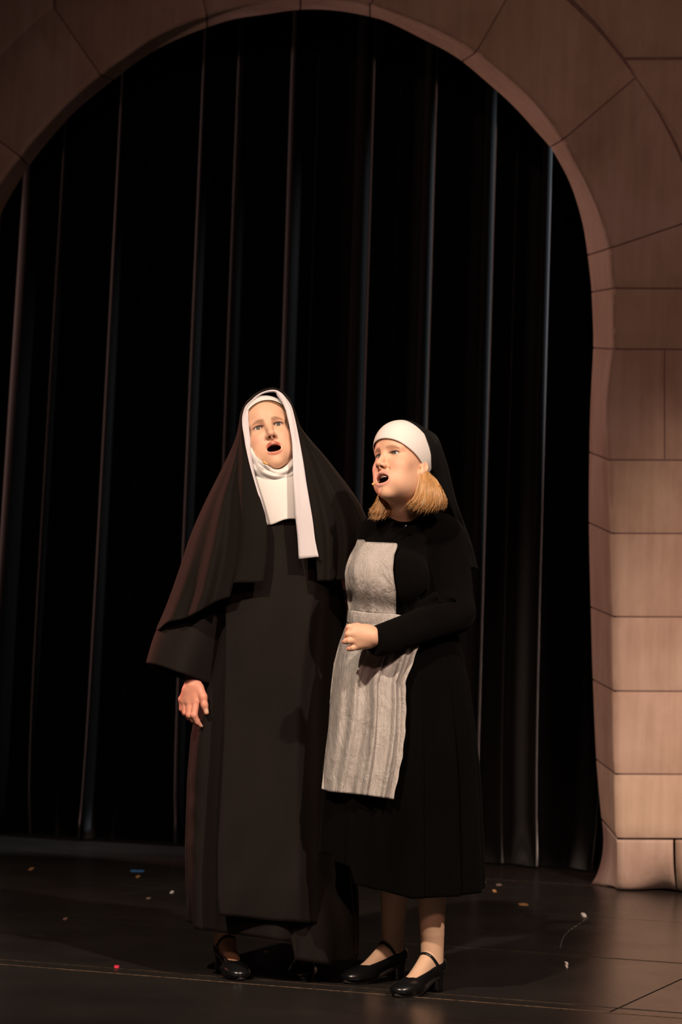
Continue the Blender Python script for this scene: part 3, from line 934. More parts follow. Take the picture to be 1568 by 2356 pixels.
def head_patch(name, hs, H, th0, th1, lo_keys, hi_keys, off, mat, parent, nt_=70, nv=16, solid=.0015, rim=0.0, tone=None, fold=None):
    th = np.linspace(th0, th1, nt_); ts = np.linspace(0, 1, nv)
    lo = np.interp(th, [k[0] for k in lo_keys], [k[1] for k in lo_keys]); hi = np.interp(th, [k[0] for k in hi_keys], [k[1] for k in hi_keys])
    for _ in range(3):
        lo = np.convolve(np.pad(lo, 3, mode='edge'), np.ones(7) / 7, 'valid'); hi = np.convolve(np.pad(hi, 3, mode='edge'), np.ones(7) / 7, 'valid')
    T = np.radians(np.repeat(th[:, None], nv, 1)); E = np.radians(lo[:, None] + (hi - lo)[:, None] * ts[None])
    D = np.stack([np.cos(E) * np.sin(T), -np.cos(E) * np.cos(T), np.sin(E)], -1).reshape(-1, 3)
    c, W_, r = radial(hs, H, D)
    R2 = r.reshape(nt_, nv)
    for _ in range(4):   # cloth bridges the small hollows
        Pd = np.pad(R2, 1, mode='edge'); R2 = (Pd[1:-1, 1:-1] * 2 + Pd[:-2, 1:-1] + Pd[2:, 1:-1] + Pd[1:-1, :-2] + Pd[1:-1, 2:]) / 6
    o = off + (fold(T, E) if fold is not None else 0)
    V = c + W_ * (R2 + o).reshape(-1)[:, None]
    tn = None if tone is None else np.tile(np.array(tone), (len(V), 1)) * (0.75 + .5 * np.random.rand(len(V), 1))
    return mesh_obj(name, V, [f[::-1] for f in grid_faces(nt_, nv)], mat, parent, solid=-solid if solid else 0, tone=tn)


def foot_frame(toe, heel):
    """toe tip and heel back on the floor -> frame: origin under the ankle, f forward, s side, z up"""
    f = toe - heel; f[2] = 0; f /= np.linalg.norm(f); s_ = np.array([f[1], -f[0], 0])
    return f, s_


HEELH = 0.048


class Foot:
    """foot in a heeled shoe; u forward from the heel back (0..0.235), v side, w up"""
    def __init__(s, toe, heel, leg_pts):
        s.f, s.s = foot_frame(toe.copy(), heel.copy())
        s.o = toe - s.f * .236; s.o[2] = 0; s.leg = [s.p(.056, 0, .165)] + list(leg_pts[1:])
        s.Rm = np.stack([s.f, s.s, np.array([0, 0, 1.0])], 1)

    def p(s, u, v, w): return s.o + s.f * u + s.s * v + np.array([0, 0, w])

    def add(s, B, grow=0.0, leg=True):
        h = HEELH
        g = grow
        B.rc(s.p(.030, 0, h + .028), s.p(.050, 0, h + .026), .0255 + g, .027 + g, .012)
        B.rc(s.p(.050, 0, h + .030), s.p(.150, 0, .030), .026 + g, .0225 + g, .015)
        B.el(s.p(.165, 0, .0235), np.array([.045, .0385, .0205]) + g, s.Rm, .016)
        B.el(s.p(.195, .002, .019), np.array([.034, .032, .0160]) + g, s.Rm, .014)
        B.rc(s.p(.075, 0, h + .048), s.p(.145, 0, .040), .024 + g * .3, .018 + g * .3, .016)
        if leg:
            B.rc(s.p(.052, 0, h + .040), s.leg[0], .0320, .0340, .004)
            for i in range(len(s.leg) - 1):
                r = (.034, .047, .058, .065)
                B.rc(s.leg[i], s.leg[i + 1], r[i], r[i + 1], .002)

    def shoe(s, parent, name='shoe', opening=True):
        B = SDF(); s.add(B, .0035, False)
        # cut everything above the top line
        def above(X):
            q = X - s.o; u = q @ s.f; v = q @ s.s; wz = q[..., 2]
            line = np.interp(u, [0, .02, .06, .10, .14, .17, .24], [.100, .096, .083, .069, .056, .047, .04])
            uc = .174 - .040 * (v / .034) ** 2
            t = sstep(-.005, .005, u - uc)
            line = line * (1 - t) + .20 * t
            return np.maximum((line - wz) * .75, -1.0)
        B.fn(above, s.p(.1, 0, .09), .2, .003, True)
        lo = np.minimum(s.p(-.04, -.08, -.01), s.p(.27, .08, .16)) - .06; hi = np.maximum(s.p(-.04, -.08, 0), s.p(.27, .08, .16)) + .06
        lo[2] = -.005; hi[2] = .15
        V, F = mesh_sdf(B, lo, hi, .0019)
        sh = mesh_obj(name, V, F, MAT['leather'], parent)
        # sole
        n = 28; pts = []
        for i in range(n):
            a = 2 * math.pi * i / n
            x = math.cos(a); y = math.sin(a)
            u = .118 + .114 * x
            wd = np.interp(u, [0, .03, .07, .11, .16, .20, .236], [.018, .026, .023, .026, .036, .031, .012])
            w_ = np.interp(u, [0, .04, .08, .13, .155, .20, .236], [HEELH, HEELH - .003, HEELH * .66, .012, .005, .004, .008])
            pts.append((u, wd * np.sign(y) * abs(y) ** .6, w_))
        V = [s.p(u, v, w_ + .004) for u, v, w_ in pts] + [s.p(u, v, max(w_ - .003, .0008)) for u, v, w_ in pts]
        F = [tuple(range(n))[::-1], tuple(range(n, 2 * n))] + [(i, (i + 1) % n, n + (i + 1) % n, n + i) for i in range(n)]
        mesh_obj('sole', V, F, MAT['sole'], sh, smooth=False)
        # block heel
        V = []
        for t in np.linspace(0, 1, 6):
            k = 1 - .22 * math.sin(t * math.pi * .6)
            for i in range(16):
                a = 2 * math.pi * i / 16; x, y = math.cos(a), math.sin(a)
                V.append(s.p(.034 - .006 * t + .024 * k * np.sign(x) * abs(x) ** .6, .0225 * k * np.sign(y) * abs(y) ** .7, HEELH * (1 - t) + .001 + .006 * (1 - t)))
        F = [(r * 16 + i, r * 16 + (i + 1) % 16, r * 16 + 16 + (i + 1) % 16, r * 16 + 16 + i) for r in range(5) for i in range(16)] + [tuple(range(80, 96))]
        mesh_obj('heel', V, F, MAT['leather'], sh)
        # strap over the instep and its buckle
        Bf = SDF(); s.add(Bf, 0.0)
        cen = s.p(.066, 0, HEELH + .030); dirf = np.array([0, 0, .80]) + s.f * .60; ax = np.array([0, 0, .60]) - s.f * .80
        ang = np.radians(np.repeat(np.linspace(-108, 108, 26), 2)); dw = np.tile([-.0040, .0040], 26)
        D_ = s.s * np.sin(ang)[:, None] + dirf * np.cos(ang)[:, None]; C_ = cen + ax * dw[:, None]
        lo_, hi_ = np.zeros(52), np.full(52, .07)
        for _ in range(14):
            m_ = (lo_ + hi_) / 2; ins = Bf(C_ + D_ * m_[:, None]) < 0
            lo_ = np.where(ins, m_, lo_); hi_ = np.where(ins, hi_, m_)
        In, Ou = C_ + D_ * (lo_ - .0005)[:, None], C_ + D_ * (lo_ + .0028)[:, None]; V = []
        for q in range(26): V += [In[2 * q], Ou[2 * q], Ou[2 * q + 1], In[2 * q + 1]]
        bk = (np.array(V[22 * 4 + 1]) + np.array(V[22 * 4 + 2])) / 2
        F = [(i * 4 + j, i * 4 + (j + 1) % 4, i * 4 + 4 + (j + 1) % 4, i * 4 + 4 + j) for i in range(25) for j in range(4)]
        mesh_obj('strap', V, F, MAT['leather'], sh)
        bv, bf = tube([bk + s.s * .001 + s.f * .0055 * math.cos(a) + np.array([0, 0, .0055 * math.sin(a)]) for a in np.linspace(0, 2 * math.pi, 13)], .0011, 5, False)
        mesh_obj('buckle', bv, bf, MAT['steel'], sh)
        return sh


def chain(B, pts, rad, k=.006):
    for i in range(len(pts) - 1): B.rc(pts[i], pts[i + 1], rad[i], rad[i + 1], k)


def make_body(name, B, boxes, parent, paint, h=.006, hf=.0016):
    V0, F0 = mesh_sdf(B, B.lo, B.hi, h)
    keep = np.ones(len(F0), bool); cen = V0[F0].mean(1)
    for lo, hi in boxes: keep &= ~((cen > np.array(lo) + .004) & (cen < np.array(hi) - .004)).all(1)
    Vs, Fs, n = [V0], [F0[keep]], len(V0)
    for lo, hi in boxes:
        v, f = mesh_sdf(B, lo, hi, hf)
        Vs.append(v); Fs.append(f + n); n += len(v)
    V = np.concatenate(Vs); F = np.concatenate(Fs)
    used = np.zeros(len(V), bool); used[F.ravel()] = True
    m = np.cumsum(used) - 1; V = V[used]; F = m[F]
    return mesh_obj(name, V, F, MAT['skin'], parent, tone=paint(V))


def loft(name, prof, Y0, top, hem, nphi, nv, disp, mat, parent, a0=-math.pi, a1=math.pi, solid=.003, uv=False, sub=1.0):
    """tube of cloth. prof rows: py, xl, xr, ry ; hem(a)->py ; a=0 faces the camera, + to the right"""
    prof = np.array(prof, float)
    full = abs((a1 - a0) - 2 * math.pi) < 1e-6
    A = np.linspace(a0, a1, nphi, endpoint=not full)
    V = np.zeros((nphi, nv, 3))
    for i, a in enumerate(A):
        hb = hem(a)
        for j in range(nv):
            py = top + (hb - top) * (j / (nv - 1)) ** sub
            xl, xr, ry = (np.interp(py, prof[:, 0], prof[:, k]) for k in (1, 2, 3))
            d = disp(a, py)
            cx = (xl + xr) / 2; rx = (xr - xl) / 2
            Yp = Y0 - (ry + d) * math.cos(a)
            c = P(cx, py, Y0); sc = Y0 / FPX
            V[i, j] = c + np.array([(rx * sc + d) * math.sin(a), -(ry + d) * math.cos(a), 0])
    return mesh_obj(name, V.reshape(-1, 3), [f[::-1] for f in grid_faces(nphi, nv, full)], mat, parent, solid=-solid)


def sheet(name, V, mat, parent, solid=.002, uv=None, flip=False):
    nu, nv = V.shape[:2]; F = grid_faces(nu, nv)
    if flip: F = [f[::-1] for f in F]
    return mesh_obj(name, V.reshape(-1, 3), F, mat, parent, solid=solid, uv=uv)


# ------------------------------------------------------------------ the taller nun
YA = 8.08
nun = setp(empty('person'), 'taller singing woman in a long black habit, veil and white wimple', 'person')
HA = Head(P(616.5, 983.5, 7.985), rot(yaw=6, pitch=17, roll=-13.5), 1.0, mouth=(0.0230, 0.0112), gaze=(2, 3), lid=.0056, ears=False)
BA = SDF(); HA.add(BA)
hsA = SDF(); HA.add(hsA)
BA.rc(HA.w((0, .062, -.06)), P(634, 1135, 8.09), .050, .056, .03)
BA.el(P(640, 1240, 8.10), (.155, .085, .15), None, .05)
BA.el(P(630, 1420, 8.09), (.125, .085, .16), None, .06)
BA.el(P(620, 1580, 8.09), (.155, .10, .14), None, .06)
BA.rc(P(560, 1172, 8.10), P(735, 1165, 8.10), .05, .05, .04)
# right arm (image left) hanging, left arm reaching behind her friend
wr = P(444, 1568, 7.955)
BA.rc(P(548, 1182, 8.10), P(470, 1385, 8.10), .048, .040, .03)
BA.rc(P(470, 1385, 8.10), wr, .038, .0235, .02)
BA.rc(P(742, 1180, 8.11), P(815, 1310, 8.24), .048, .040, .03)
BA.rc(P(815, 1310, 8.24), P(905, 1250, 8.20), .038, .028, .02)
BA.el(P(930, 1240, 8.17), (.045, .02, .03), None, .015)
for i in range(4):
    BA.rc(P(938, 1228 + 8 * i, 8.16), P(985 - abs(i - 1) * 6, 1222 + 13 * i, 8.14), .009, .007, .005)
BA.rc(P(918, 1228, 8.16), P(950, 1205, 8.14), .011, .008, .006)
# hanging hand: palm as metacarpals, fingers curled, thumb to the front
hp = lambda x, y, dy=0: P(330 + x / 5.407, 1300 + y / 5.407, 7.945 + dy)
wrist = hp(625, 1490, .004)
for mc, r in ((hp(655, 1690, -.006), .0125), (hp(575, 1700, .000), .0125), (hp(515, 1695, .010), .0120), (hp(476, 1670, .022), .0108)):
    BA.rc(wrist + (mc - wrist) * .12, mc, .0185, r, .012)
BA.rc(hp(560, 1560, .008), hp(560, 1640, .010), .016, .014, .015)
chain(BA, [hp(655, 1690, -.006), hp(628, 1868, -.016), hp(668, 1950, -.010), hp(716, 2005, -.004)], [.0112, .0098, .0085, .0066], .004)
chain(BA, [hp(575, 1700, .000), hp(572, 1868, -.006), hp(625, 1940, .006), hp(672, 1985, .014)], [.0112, .0098, .0085, .0068], .0035)
chain(BA, [hp(515, 1695, .010), hp(520, 1835, .008), hp(570, 1900, .022), hp(625, 1930, .032)], [.0105, .0092, .0082, .0066], .0035)
chain(BA, [hp(476, 1670, .022), hp(478, 1790, .024), hp(515, 1850, .036), hp(560, 1880, .044)], [.0092, .0082, .0072, .0058], .0035)
chain(BA, [hp(690, 1530, -.002), hp(742, 1640, -.014), hp(758, 1740, -.018), hp(782, 1835, -.018)], [.0150, .0112, .0096, .0072], .007)
# legs and feet
footA1 = Foot(G(557, 2258), G(518, 2241), [P(524, 2150, 8.05), P(530, 1990, 8.09), P(560, 1800, 8.09), P(575, 1620, 8.09)])
footA2 = Foot(G(694, 2257), G(698, 2240), [P(697, 2150, 8.05), P(696, 1990, 8.13), P(675, 1800, 8.09), P(662, 1620, 8.09)])
footA1.add(BA); footA2.add(BA)
BA.lo = np.array([-.75, 7.75, -.005]); BA.hi = np.array([.45, 8.42, 1.85])
hb = (HA.L + np.array([-.13, -.11, -.16]), HA.L + np.array([.13, .21, .16]))
hbox = (hp(380, 1440) + np.array([-.01, -.07, -.115]), hp(840, 1440) + np.array([.01, .09, .02]))
fbox = (np.array([-.37, 7.78, -.004]), np.array([-.02, 8.14, .11]))


def paintA(X):
    c = HA.paint(X, SKIN, lip=(.47, .105, .08), browa=.52)
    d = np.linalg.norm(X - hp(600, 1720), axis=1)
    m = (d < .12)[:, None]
    c = np.where(m, c * np.array([1.0, .74, .78]), c)  # pinkish light on the hanging hand, put into its skin tone
    for nail in (hp(786, 1812, -.026), hp(722, 1998, -.010)):
        k = sstep(.0078, .0050, np.linalg.norm(X - nail, axis=1))[:, None]; c = c * (1 - k) + np.array([.80, .52, .40]) * k
    leg = (X[:, 2] < .40)[:, None]
    return np.where(leg, np.array([.50, .27, .17]), c)


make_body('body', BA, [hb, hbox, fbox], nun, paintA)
HA.eyes(nun, (0.075, 0.07, 0.055))
footA1.shoe(nun); footA2.shoe(nun)

# hair under the headband
head_patch('hair', hsA, HA, -75, 75, [(-75, 6), (-45, 19), (-15, 31), (0, 34), (15, 31), (40, 20), (60, 8), (75, 0)], [(-75, 45), (0, 60), (75, 45)], .0022, MAT['blond'], nun, solid=.001, tone=(.26, .14, .07), nv=26)
head_patch('headband', hsA, HA, -60, 62, [(-72, 6), (-60, 12), (-45, 20), (-20, 31), (0, 34.5), (20, 33), (45, 25), (60, 17), (72, 10)], [(-72, 36), (-45, 44), (0, 54), (45, 48), (72, 38)], .0065, MAT['white'], nun)
head_patch('lit_veil_inside', hsA, HA, -72, 72, [(-72, 30), (-45, 40), (0, 50), (45, 44), (72, 32)], [(-72, 60), (-45, 75), (0, 86), (45, 78), (72, 60)], .0045, MAT['lit_veil'], nun)  # added patch for the veil's lit underside, its light painted in the colour

# wimple wound under the chin
J = [(570, 990, 8.03), (575, 1014, 7.985), (582, 1036, 7.955), (593, 1052, 7.938), (606, 1064, 7.931), (618, 1073.5, 7.930), (632, 1080.5, 7.932), (646, 1079, 7.939), (659, 1070, 7.952), (668, 1058, 7.97), (672, 1045, 7.985), (675, 1015, 8.01), (676, 985, 8.04)]
O = [(556, 1000, 8.05), (562, 1035, 8.03), (568, 1068, 8.00), (578, 1090, 7.975), (592, 1104, 7.96), (608, 1110, 7.95), (632, 1113, 7.945), (652, 1111, 7.95), (672, 1105, 7.96), (684, 1092, 7.98), (690, 1070, 8.00), (692, 1035, 8.03), (690, 1000, 8.05)]
nu, nv = 60, 22
Jc, Oc = crom(J, nu), crom(O, nu); V = np.zeros((nu, nv, 3))
for i in range(nu):
    for j in range(nv):
        t = j / (nv - 1)
        p = Jc[i] * (1 - t) + Oc[i] * t
        u = i / (nu - 1)
        bul = .006 * math.sin(math.pi * t) ** .7 + .0042 * math.sin(t * 11 + u * 9 - 1) * math.sin(math.pi * t) + .0026 * math.sin(t * 17 - u * 14)
        inn = .014 * (1 - sstep(0, .10, t))
        V[i, j] = P(p[0], p[1], p[2] - bul + inn)
sheet('wimple', V, MAT['white'], nun, .002, flip=False)

# white bib on the chest
nu, nv = 30, 30; V = np.zeros((nu, nv, 3))
for i in range(nu):
    for j in range(nv):
        u, t = i / (nu - 1), j / (nv - 1)
        xl = 566 + (603 - 566) * t; xr = 700 + (700 - 700) * t
        yb = 1207 - 13 * sstep(.15, .85, u) - 2 * math.sin(u * 3.14) + 2.0 * math.sin(u * 9)
        x = xl + (xr - xl) * u; y = 1096 + (yb - 1096) * t
        V[i, j] = P(x, y, 7.945 - .035 * t ** .6 + .03 * (2 * u - 1) ** 2 - .0018 * math.sin(u * 8 + t * 3))
sheet('bib', V, MAT['white'], nun, .002)

# habit robe
profA = [(1090, 600, 680, .06), (1140, 545, 735, .10), (1200, 520, 752, .125), (1300, 505, 770, .145), (1400, 498, 785, .155), (1500, 484, 794, .165), (1600, 464, 800, .175), (1700, 447, 803, .185), (1800, 439, 807, .195), (1950, 434, 813, .21), (2050, 435, 817, .22), (2200, 437, 812, .225)]


def hemA(a):
    d = math.degrees(a)
    return float(np.interp(d, [-180, -120, -90, -60, -40, 0, 12, 15.5, 17, 40, 60, 90, 130, 180], [2150, 2130, 2121, 2127, 2134, 2140, 2146, 2148, 2188, 2197, 2198, 2190, 2180, 2150]))


def dispA(a, py):
    k = float(sstep(1350, 1750, py)); d = math.degrees(a)
    r = .010 * math.sin(a * 7 + 1) + .006 * math.sin(a * 13)
    v = r * k
    v += .026 * k * math.exp(-((d + 58) / 9) ** 2) - .020 * k * math.exp(-((d + 43) / 5.5) ** 2)   # standing fold at the left of the scapular
    v += .012 * float(sstep(2040, 2170, py)) * math.sin(a * 9 + 2)
    v += .006 * math.exp(-((d + 70) / 14) ** 2) * math.sin(py * .075) * float(sstep(1750, 1850, py)) * float(sstep(2100, 1950, py))
    v += .014 * k * (1 if d > 16 else 0) * float(sstep(2000, 2150, py))
    return v


loft('habit', profA, YA, 1095, hemA, 260, 110, dispA, MAT['habit'], nun)

# scapular: long front panel with a folded right edge
nu, nv = 60, 110; V = np.zeros((nu, nv, 3))
SL = [(1165, 566), (1250, 560), (1345, 540), (1390, 520), (1550, 517), (1700, 514), (1850, 506), (1960, 500), (2060, 500), (2112, 506)]
SM = [(1165, 690), (1290, 716), (1350, 722), (1420, 712), (1550, 694), (1650, 686), (1800, 683), (1950, 686), (2126, 690)]
SR = [(1165, 740), (1290, 775), (1400, 795), (1600, 800), (1800, 800), (2000, 795), (2126, 790)]
ip = lambda K, y: float(np.interp(y, [k[0] for k in K], [k[1] for k in K]))
for j in range(nv):
    t = j / (nv - 1)
    for i in range(nu):
        u = i / (nu - 1)
        hem_y = 2107 + 13 * sstep(0, .6, u) + 9 * sstep(.6, 1, u)
        y = 1165 + (hem_y - 1165) * t
        xl, xm, xr = ip(SL, y), ip(SM, y), ip(SR, y)
        um = .72
        x = xl + (xm - xl) * (u / um) if u < um else xm + (xr - xm) * ((u - um) / (1 - um))
        xi, xr_, ry = (np.interp(min(y, 2100), [k[0] for k in profA], [k[q] for k in profA]) for q in (1, 2, 3))
        cx, rx = (xi + xr_) / 2, (xr_ - xi) / 2
        s_ = np.clip((x - cx) / (rx * 1.02), -1, 1)
        yf = YA - (ry + .026) * math.sqrt(max(0, 1 - s_ * s_))
        # flatten the central panel, right of the crease it falls back
        flat = YA - (ry + .030)
        k = float(sstep(1250, 1500, y))
        s0 = np.clip((xm - cx) / (rx * 1.02), -1, 1)
        ym = YA - (ry + .026) * math.sqrt(max(0, 1 - s0 * s0))
        if u <= um: yf = yf * (1 - .8 * k) + flat * .8 * k
        else:
            b = (u - um) / (1 - um)
            ystart = ym * (1 - .8 * k) + flat * .8 * k
            yf = ystart * (1 - b) + min(yf, YA - .02) * b + .05 * math.sin(b * math.pi) * k - .012 * math.exp(-((b - .42) / .16) ** 2) * k
        yf -= .004 * math.sin(u * 9 + y * .004) * k + .003 * math.sin(y * .03 + u * 14) * float(sstep(1850, 2000, y))
        V[i, j] = P(x, y, yf)
sheet('scapular', V, MAT['habit'], nun, .003)

# bell sleeve of the hanging arm
nv, nphi = 40, 72; V = np.zeros((nphi, nv, 3))
axis = [(535, 1230, 8.08, 42, .07), (497, 1320, 8.08, 62, .09), (462, 1400, 8.06, 72, .10), (437, 1470, 8.04, 78, .11), (413, 1552, 8.02, 76, .12)]
K = crom(axis, nv)
for j in range(nv):
    cx, cy, Yc, rp, ry = K[j]; t = j / (nv - 1)
    sc = Yc / FPX
    for i in range(nphi):
        a = 2 * math.pi * i / nphi
        sx, sy = math.sin(a), math.cos(a)
        # tilt of the mouth: the near rim hangs to the right, opening faces down-left
        tilt = (26 * sx + 4 * sy) * float(sstep(.35, 1, t))
        back = -26 * float(sstep(.5, 1, t)) * max(0, -sy)
        fold = 1 + .05 * math.sin(a * 5 + 1) * t
        c = P(cx + rp * sx * fold, cy + tilt - back * .6 - 12 * max(0, sy) * float(sstep(.5, 1, t)), Yc)
        V[i, j] = c + np.array([0, -ry * sy * fold, 0])
mesh_obj('sleeve', V.reshape(-1, 3), [f[::-1] for f in grid_faces(nphi, nv, True)], MAT['habit'], nun, solid=.003)

# veil: front edge F, outline S, back B from the left hem over the crown to the right hem
VK = [((605, 1341, 7.865), (361, 1448, 8.0), (480, 1440, 8.33)), ((613, 1280, 7.868), (385, 1392, 8.03), (490, 1380, 8.33)), ((613, 1205, 7.875), (414, 1310, 8.05), (500, 1300, 8.33)),
      ((603, 1161, 7.89), (440, 1232, 8.07), (515, 1230, 8.32)), ((588, 1118, 7.915), (470, 1162, 8.08), (535, 1160, 8.31)), ((575, 1072, 7.945), (510, 1082, 8.09), (555, 1090, 8.29)),
      ((563, 1025, 7.975), (540, 1018, 8.09), (575, 1030, 8.27)), ((557, 985, 7.985), (550, 980, 8.10), (590, 985, 8.25)), ((556, 960, 7.985), (555, 950, 8.10), (600, 950, 8.24)),
      ((563, 935, 7.997), (566, 928, 8.10), (607, 930, 8.22)), ((578, 919, 7.997), (583, 911, 8.09), (612, 915, 8.20)), ((594, 907, 8.005), (600, 900, 8.08), (617, 905, 8.17)),
      ((612, 899, 8.005), (617, 894, 8.08), (622, 899, 8.15)), ((631, 897, 8.005), (633, 894, 8.08), (628, 899, 8.15)), ((646, 902, 8.005), (650, 902, 8.08), (634, 905, 8.17)),
      ((659, 916, 8.005), (664, 919, 8.09), (642, 917, 8.20)), ((670, 933, 7.997), (676, 943, 8.09), (650, 935, 8.22)), ((677, 958, 7.975), (690, 983, 8.09), (660, 960, 8.24)),
      ((684, 990, 7.97), (712, 1012, 8.09), (670, 1000, 8.26)), ((690, 1023, 7.96), (741, 1045, 8.09), (680, 1040, 8.28)), ((698, 1068, 7.93), (776, 1089, 8.08), (690, 1090, 8.30)),
      ((704, 1109, 7.905), (806, 1129, 8.07), (700, 1140, 8.31)), ((711, 1150, 7.885), (830, 1168, 8.05), (710, 1190, 8.32)), ((718, 1197, 7.872), (846, 1205, 8.02), (715, 1240, 8.33)),
      ((724, 1244, 7.866), (851, 1238, 8.01), (720, 1290, 8.33)), ((727, 1290, 7.866), (846, 1285, 8.01), (720, 1340, 8.33)), ((729, 1337, 7.868), (838, 1334, 8.01), (720, 1400, 8.33))]
VK = np.array(VK, float).reshape(len(VK), 9)
nu = 150; KK = crom(VK, nu); nv1, nv2 = 46, 16
V = np.zeros((nu, nv1 + nv2 - 1, 3))
for i in range(nu):
    Fk, Sk, Bk = KK[i, :3], KK[i, 3:6], KK[i, 6:]
    u = i / (nu - 1); left = u < .48
    low = float(sstep(.30, .0, u)) if left else float(sstep(.62, .92, u))   # 0 at the head, 1 at the hem
    for j in range(nv1):
        v = j / (nv1 - 1); th = v * math.pi / 2
        x = Fk[0] + (Sk[0] - Fk[0]) * math.sin(th); y = Fk[1] + (Sk[1] - Fk[1]) * math.sin(th)
        Y = Sk[2] - (Sk[2] - Fk[2]) * math.cos(th)
        d = 0.0
        env = math.sin(math.pi * min(1, v * 1.05)) ** .6
        if left:
            d += .014 * float(sstep(.30, .08, u)) * float(sstep(.21, .175, v)) + .024 * low * math.exp(-((v - .42) / .06) ** 2) - .014 * low * math.exp(-((v - .31) / .05) ** 2) - .006 * low * math.exp(-((v - .53) / .05) ** 2) + .008 * low * math.exp(-((v - .68) / .06) ** 2)
            if v < .19: y = y - (Sk[1] - Fk[1]) * math.sin(th) * float(sstep(.09, .0, u))
            else: y += 4 * math.sin(v * 16) * low * (1 if i < 8 else .3)
        else:
            d += low * (.016 * math.exp(-((v - .16) / .05) ** 2) - .012 * math.exp(-((v - .28) / .05) ** 2) + .012 * math.exp(-((v - .40) / .06) ** 2) + .009 * math.exp(-((v - .66) / .06) ** 2))
        V[i, j] = P(x, y, Y - d)
    for j in range(1, nv2):
        th = j / (nv2 - 1) * math.pi / 2
        x = Bk[0] + (Sk[0] - Bk[0]) * math.cos(th); y = Bk[1] + (Sk[1] - Bk[1]) * math.cos(th)
        V[i, nv1 - 1 + j] = P(x, y, Sk[2] + (Bk[2] - Sk[2]) * math.sin(th))
veil = sheet('veil', V, MAT['veil'], nun, .0025, flip=True)
# white trim sewn along the front edge of the veil
TRL = [((605, 1165), (612, 1203)), ]
TI = [(613, 1205), (606, 1165), (595, 1126), (585, 1090), (580, 1057), (577, 1025), (573, 989), (571, 958), (573, 942), (584, 925), (596, 911), (613, 903), (633, 902), (638, 911), (648, 925), (656, 942), (661, 960), (666, 986), (671, 1016), (673, 1057), (674, 1103), (677, 1150), (679, 1187), (684, 1234), (687, 1286)]
TO = [(614, 1203), (602, 1162), (588, 1119), (575, 1074), (565, 1030), (561, 1005), (557, 980), (557, 958), (564, 935), (579, 920), (594, 908), (612, 900), (631, 897), (646, 903), (659, 917), (670, 934), (677, 958), (684, 990), (690, 1023), (698, 1068), (704, 1109), (711, 1150), (719, 1197), (725, 1244), (733, 1281)]
TY = [7.865, 7.88, 7.902, 7.93, 7.955, 7.968, 7.978, 7.984, 7.989, 7.995, 7.998, 8.0, 8.0, 7.998, 7.995, 7.989, 7.978, 7.965, 7.952, 7.922, 7.896, 7.874, 7.862, 7.855, 7.85]
K = crom([(a[0], a[1], b[0], b[1], y) for a, b, y in zip(TI, TO, TY)], 110); nv = 9
V = np.zeros((110, nv, 3))
for i in range(110):
    for j in range(nv):
        t = j / (nv - 1)
        V[i, j] = P(K[i, 0] + (K[i, 2] - K[i, 0]) * t, K[i, 1] + (K[i, 3] - K[i, 1]) * t, K[i, 4] - .003 + .004 * (1 - t) + .002 * math.sin(t * 6 + i * .15))
sheet('veil_trim', V, MAT['trim'], nun, .0015, flip=True)
# microphone on a cheek wire
mv, mf = tube(crom([P(577, 1016, 7.965), P(583, 1037, 7.938), P(594, 1053, 7.922), P(608, 1064, 7.914)], 16), .0009, 6)
mw_ = mesh_obj('microphone', mv, mf, MAT['micwire'], nun)
mv, mf = tube(crom([P(603, 1062, 7.915), P(606, 1063, 7.913), P(611, 1066, 7.912), P(615, 1068, 7.911), P(616, 1068.5, 7.911)], 9), [.001, .0028, .0042, .0045, .0042, .0034, .003, .003, .001], 10)
mesh_obj('foam_tip', mv, mf, MAT['mic'], mw_)


# ------------------------------------------------------------------ the shorter woman with the apron
YB = 7.815
girl = setp(empty('person'), 'shorter singing woman with blond bob, black dress and striped grey apron', 'person')
HB = Head(P(895, 1048, 7.665), rot(yaw=-42, pitch=20, roll=-11.5), 0.985, mouth=(0.0250, 0.0140), gaze=(4, 6), lid=.0047, groove=True)
BB = SDF(); HB.add(BB)
HBn = Head(HB.L, HB.R, HB.s, ears=False); hsB = SDF(); HBn.add(hsB)
BB.rc(HB.w((0, .066, -.07)), P(930, 1205, 7.80), .050, .053, .03)
BB.el(P(930, 1300, 7.82), (.125, .08, .15), None, .05)
BB.el(P(928, 1430, 7.81), (.115, .08, .12), None, .05)
BB.el(P(925, 1560, 7.82), (.14, .09, .13), None, .05)
BB.rc(P(870, 1225, 7.86), P(1005, 1222, 7.82), .042, .042, .03)
# her left arm (image right) bent across the waist, her right arm behind the nun
BB.rc(P(1015, 1235, 7.82), P(1045, 1415, 7.755), .043, .036, .03)
BB.rc(P(1045, 1415, 7.755), P(862, 1468, 7.560), .036, .0240, .02)
BB.rc(P(868, 1232, 7.88), P(846, 1395, 8.13), .04, .034, .03)
BB.rc(P(846, 1395, 8.13), P(765, 1425, 8.36), .034, .024, .03)
q3 = lambda x, y, dy=0: P(740 + x / 4.238, 1220 + y / 4.238, 7.550 + dy)
wb = q3(500, 1032, .004)
for mc, r in ((q3(318, 955, .004), .0135), (q3(308, 1008, -.004), .0130), (q3(318, 1072, .000), .0125), (q3(348, 1128, .008), .0115)):
    BB.rc(wb + (mc - wb) * .1, mc, .0215, r, .012)
BB.rc(q3(450, 975, .004), q3(340, 965, .004), .0150, .0125, .012)
BB.rc(q3(450, 1105, .006), q3(360, 1110, .006), .0130, .0120, .012)
chain(BB, [q3(318, 955, .004), q3(272, 948, .002), q3(258, 978, .018), q3(275, 990, .034)], [.0120, .0098, .0088, .0072], .004)
chain(BB, [q3(308, 1008, -.004), q3(262, 1012, -.006), q3(252, 1030, .012), q3(268, 1040, .030)], [.0118, .0100, .0088, .0072], .004)
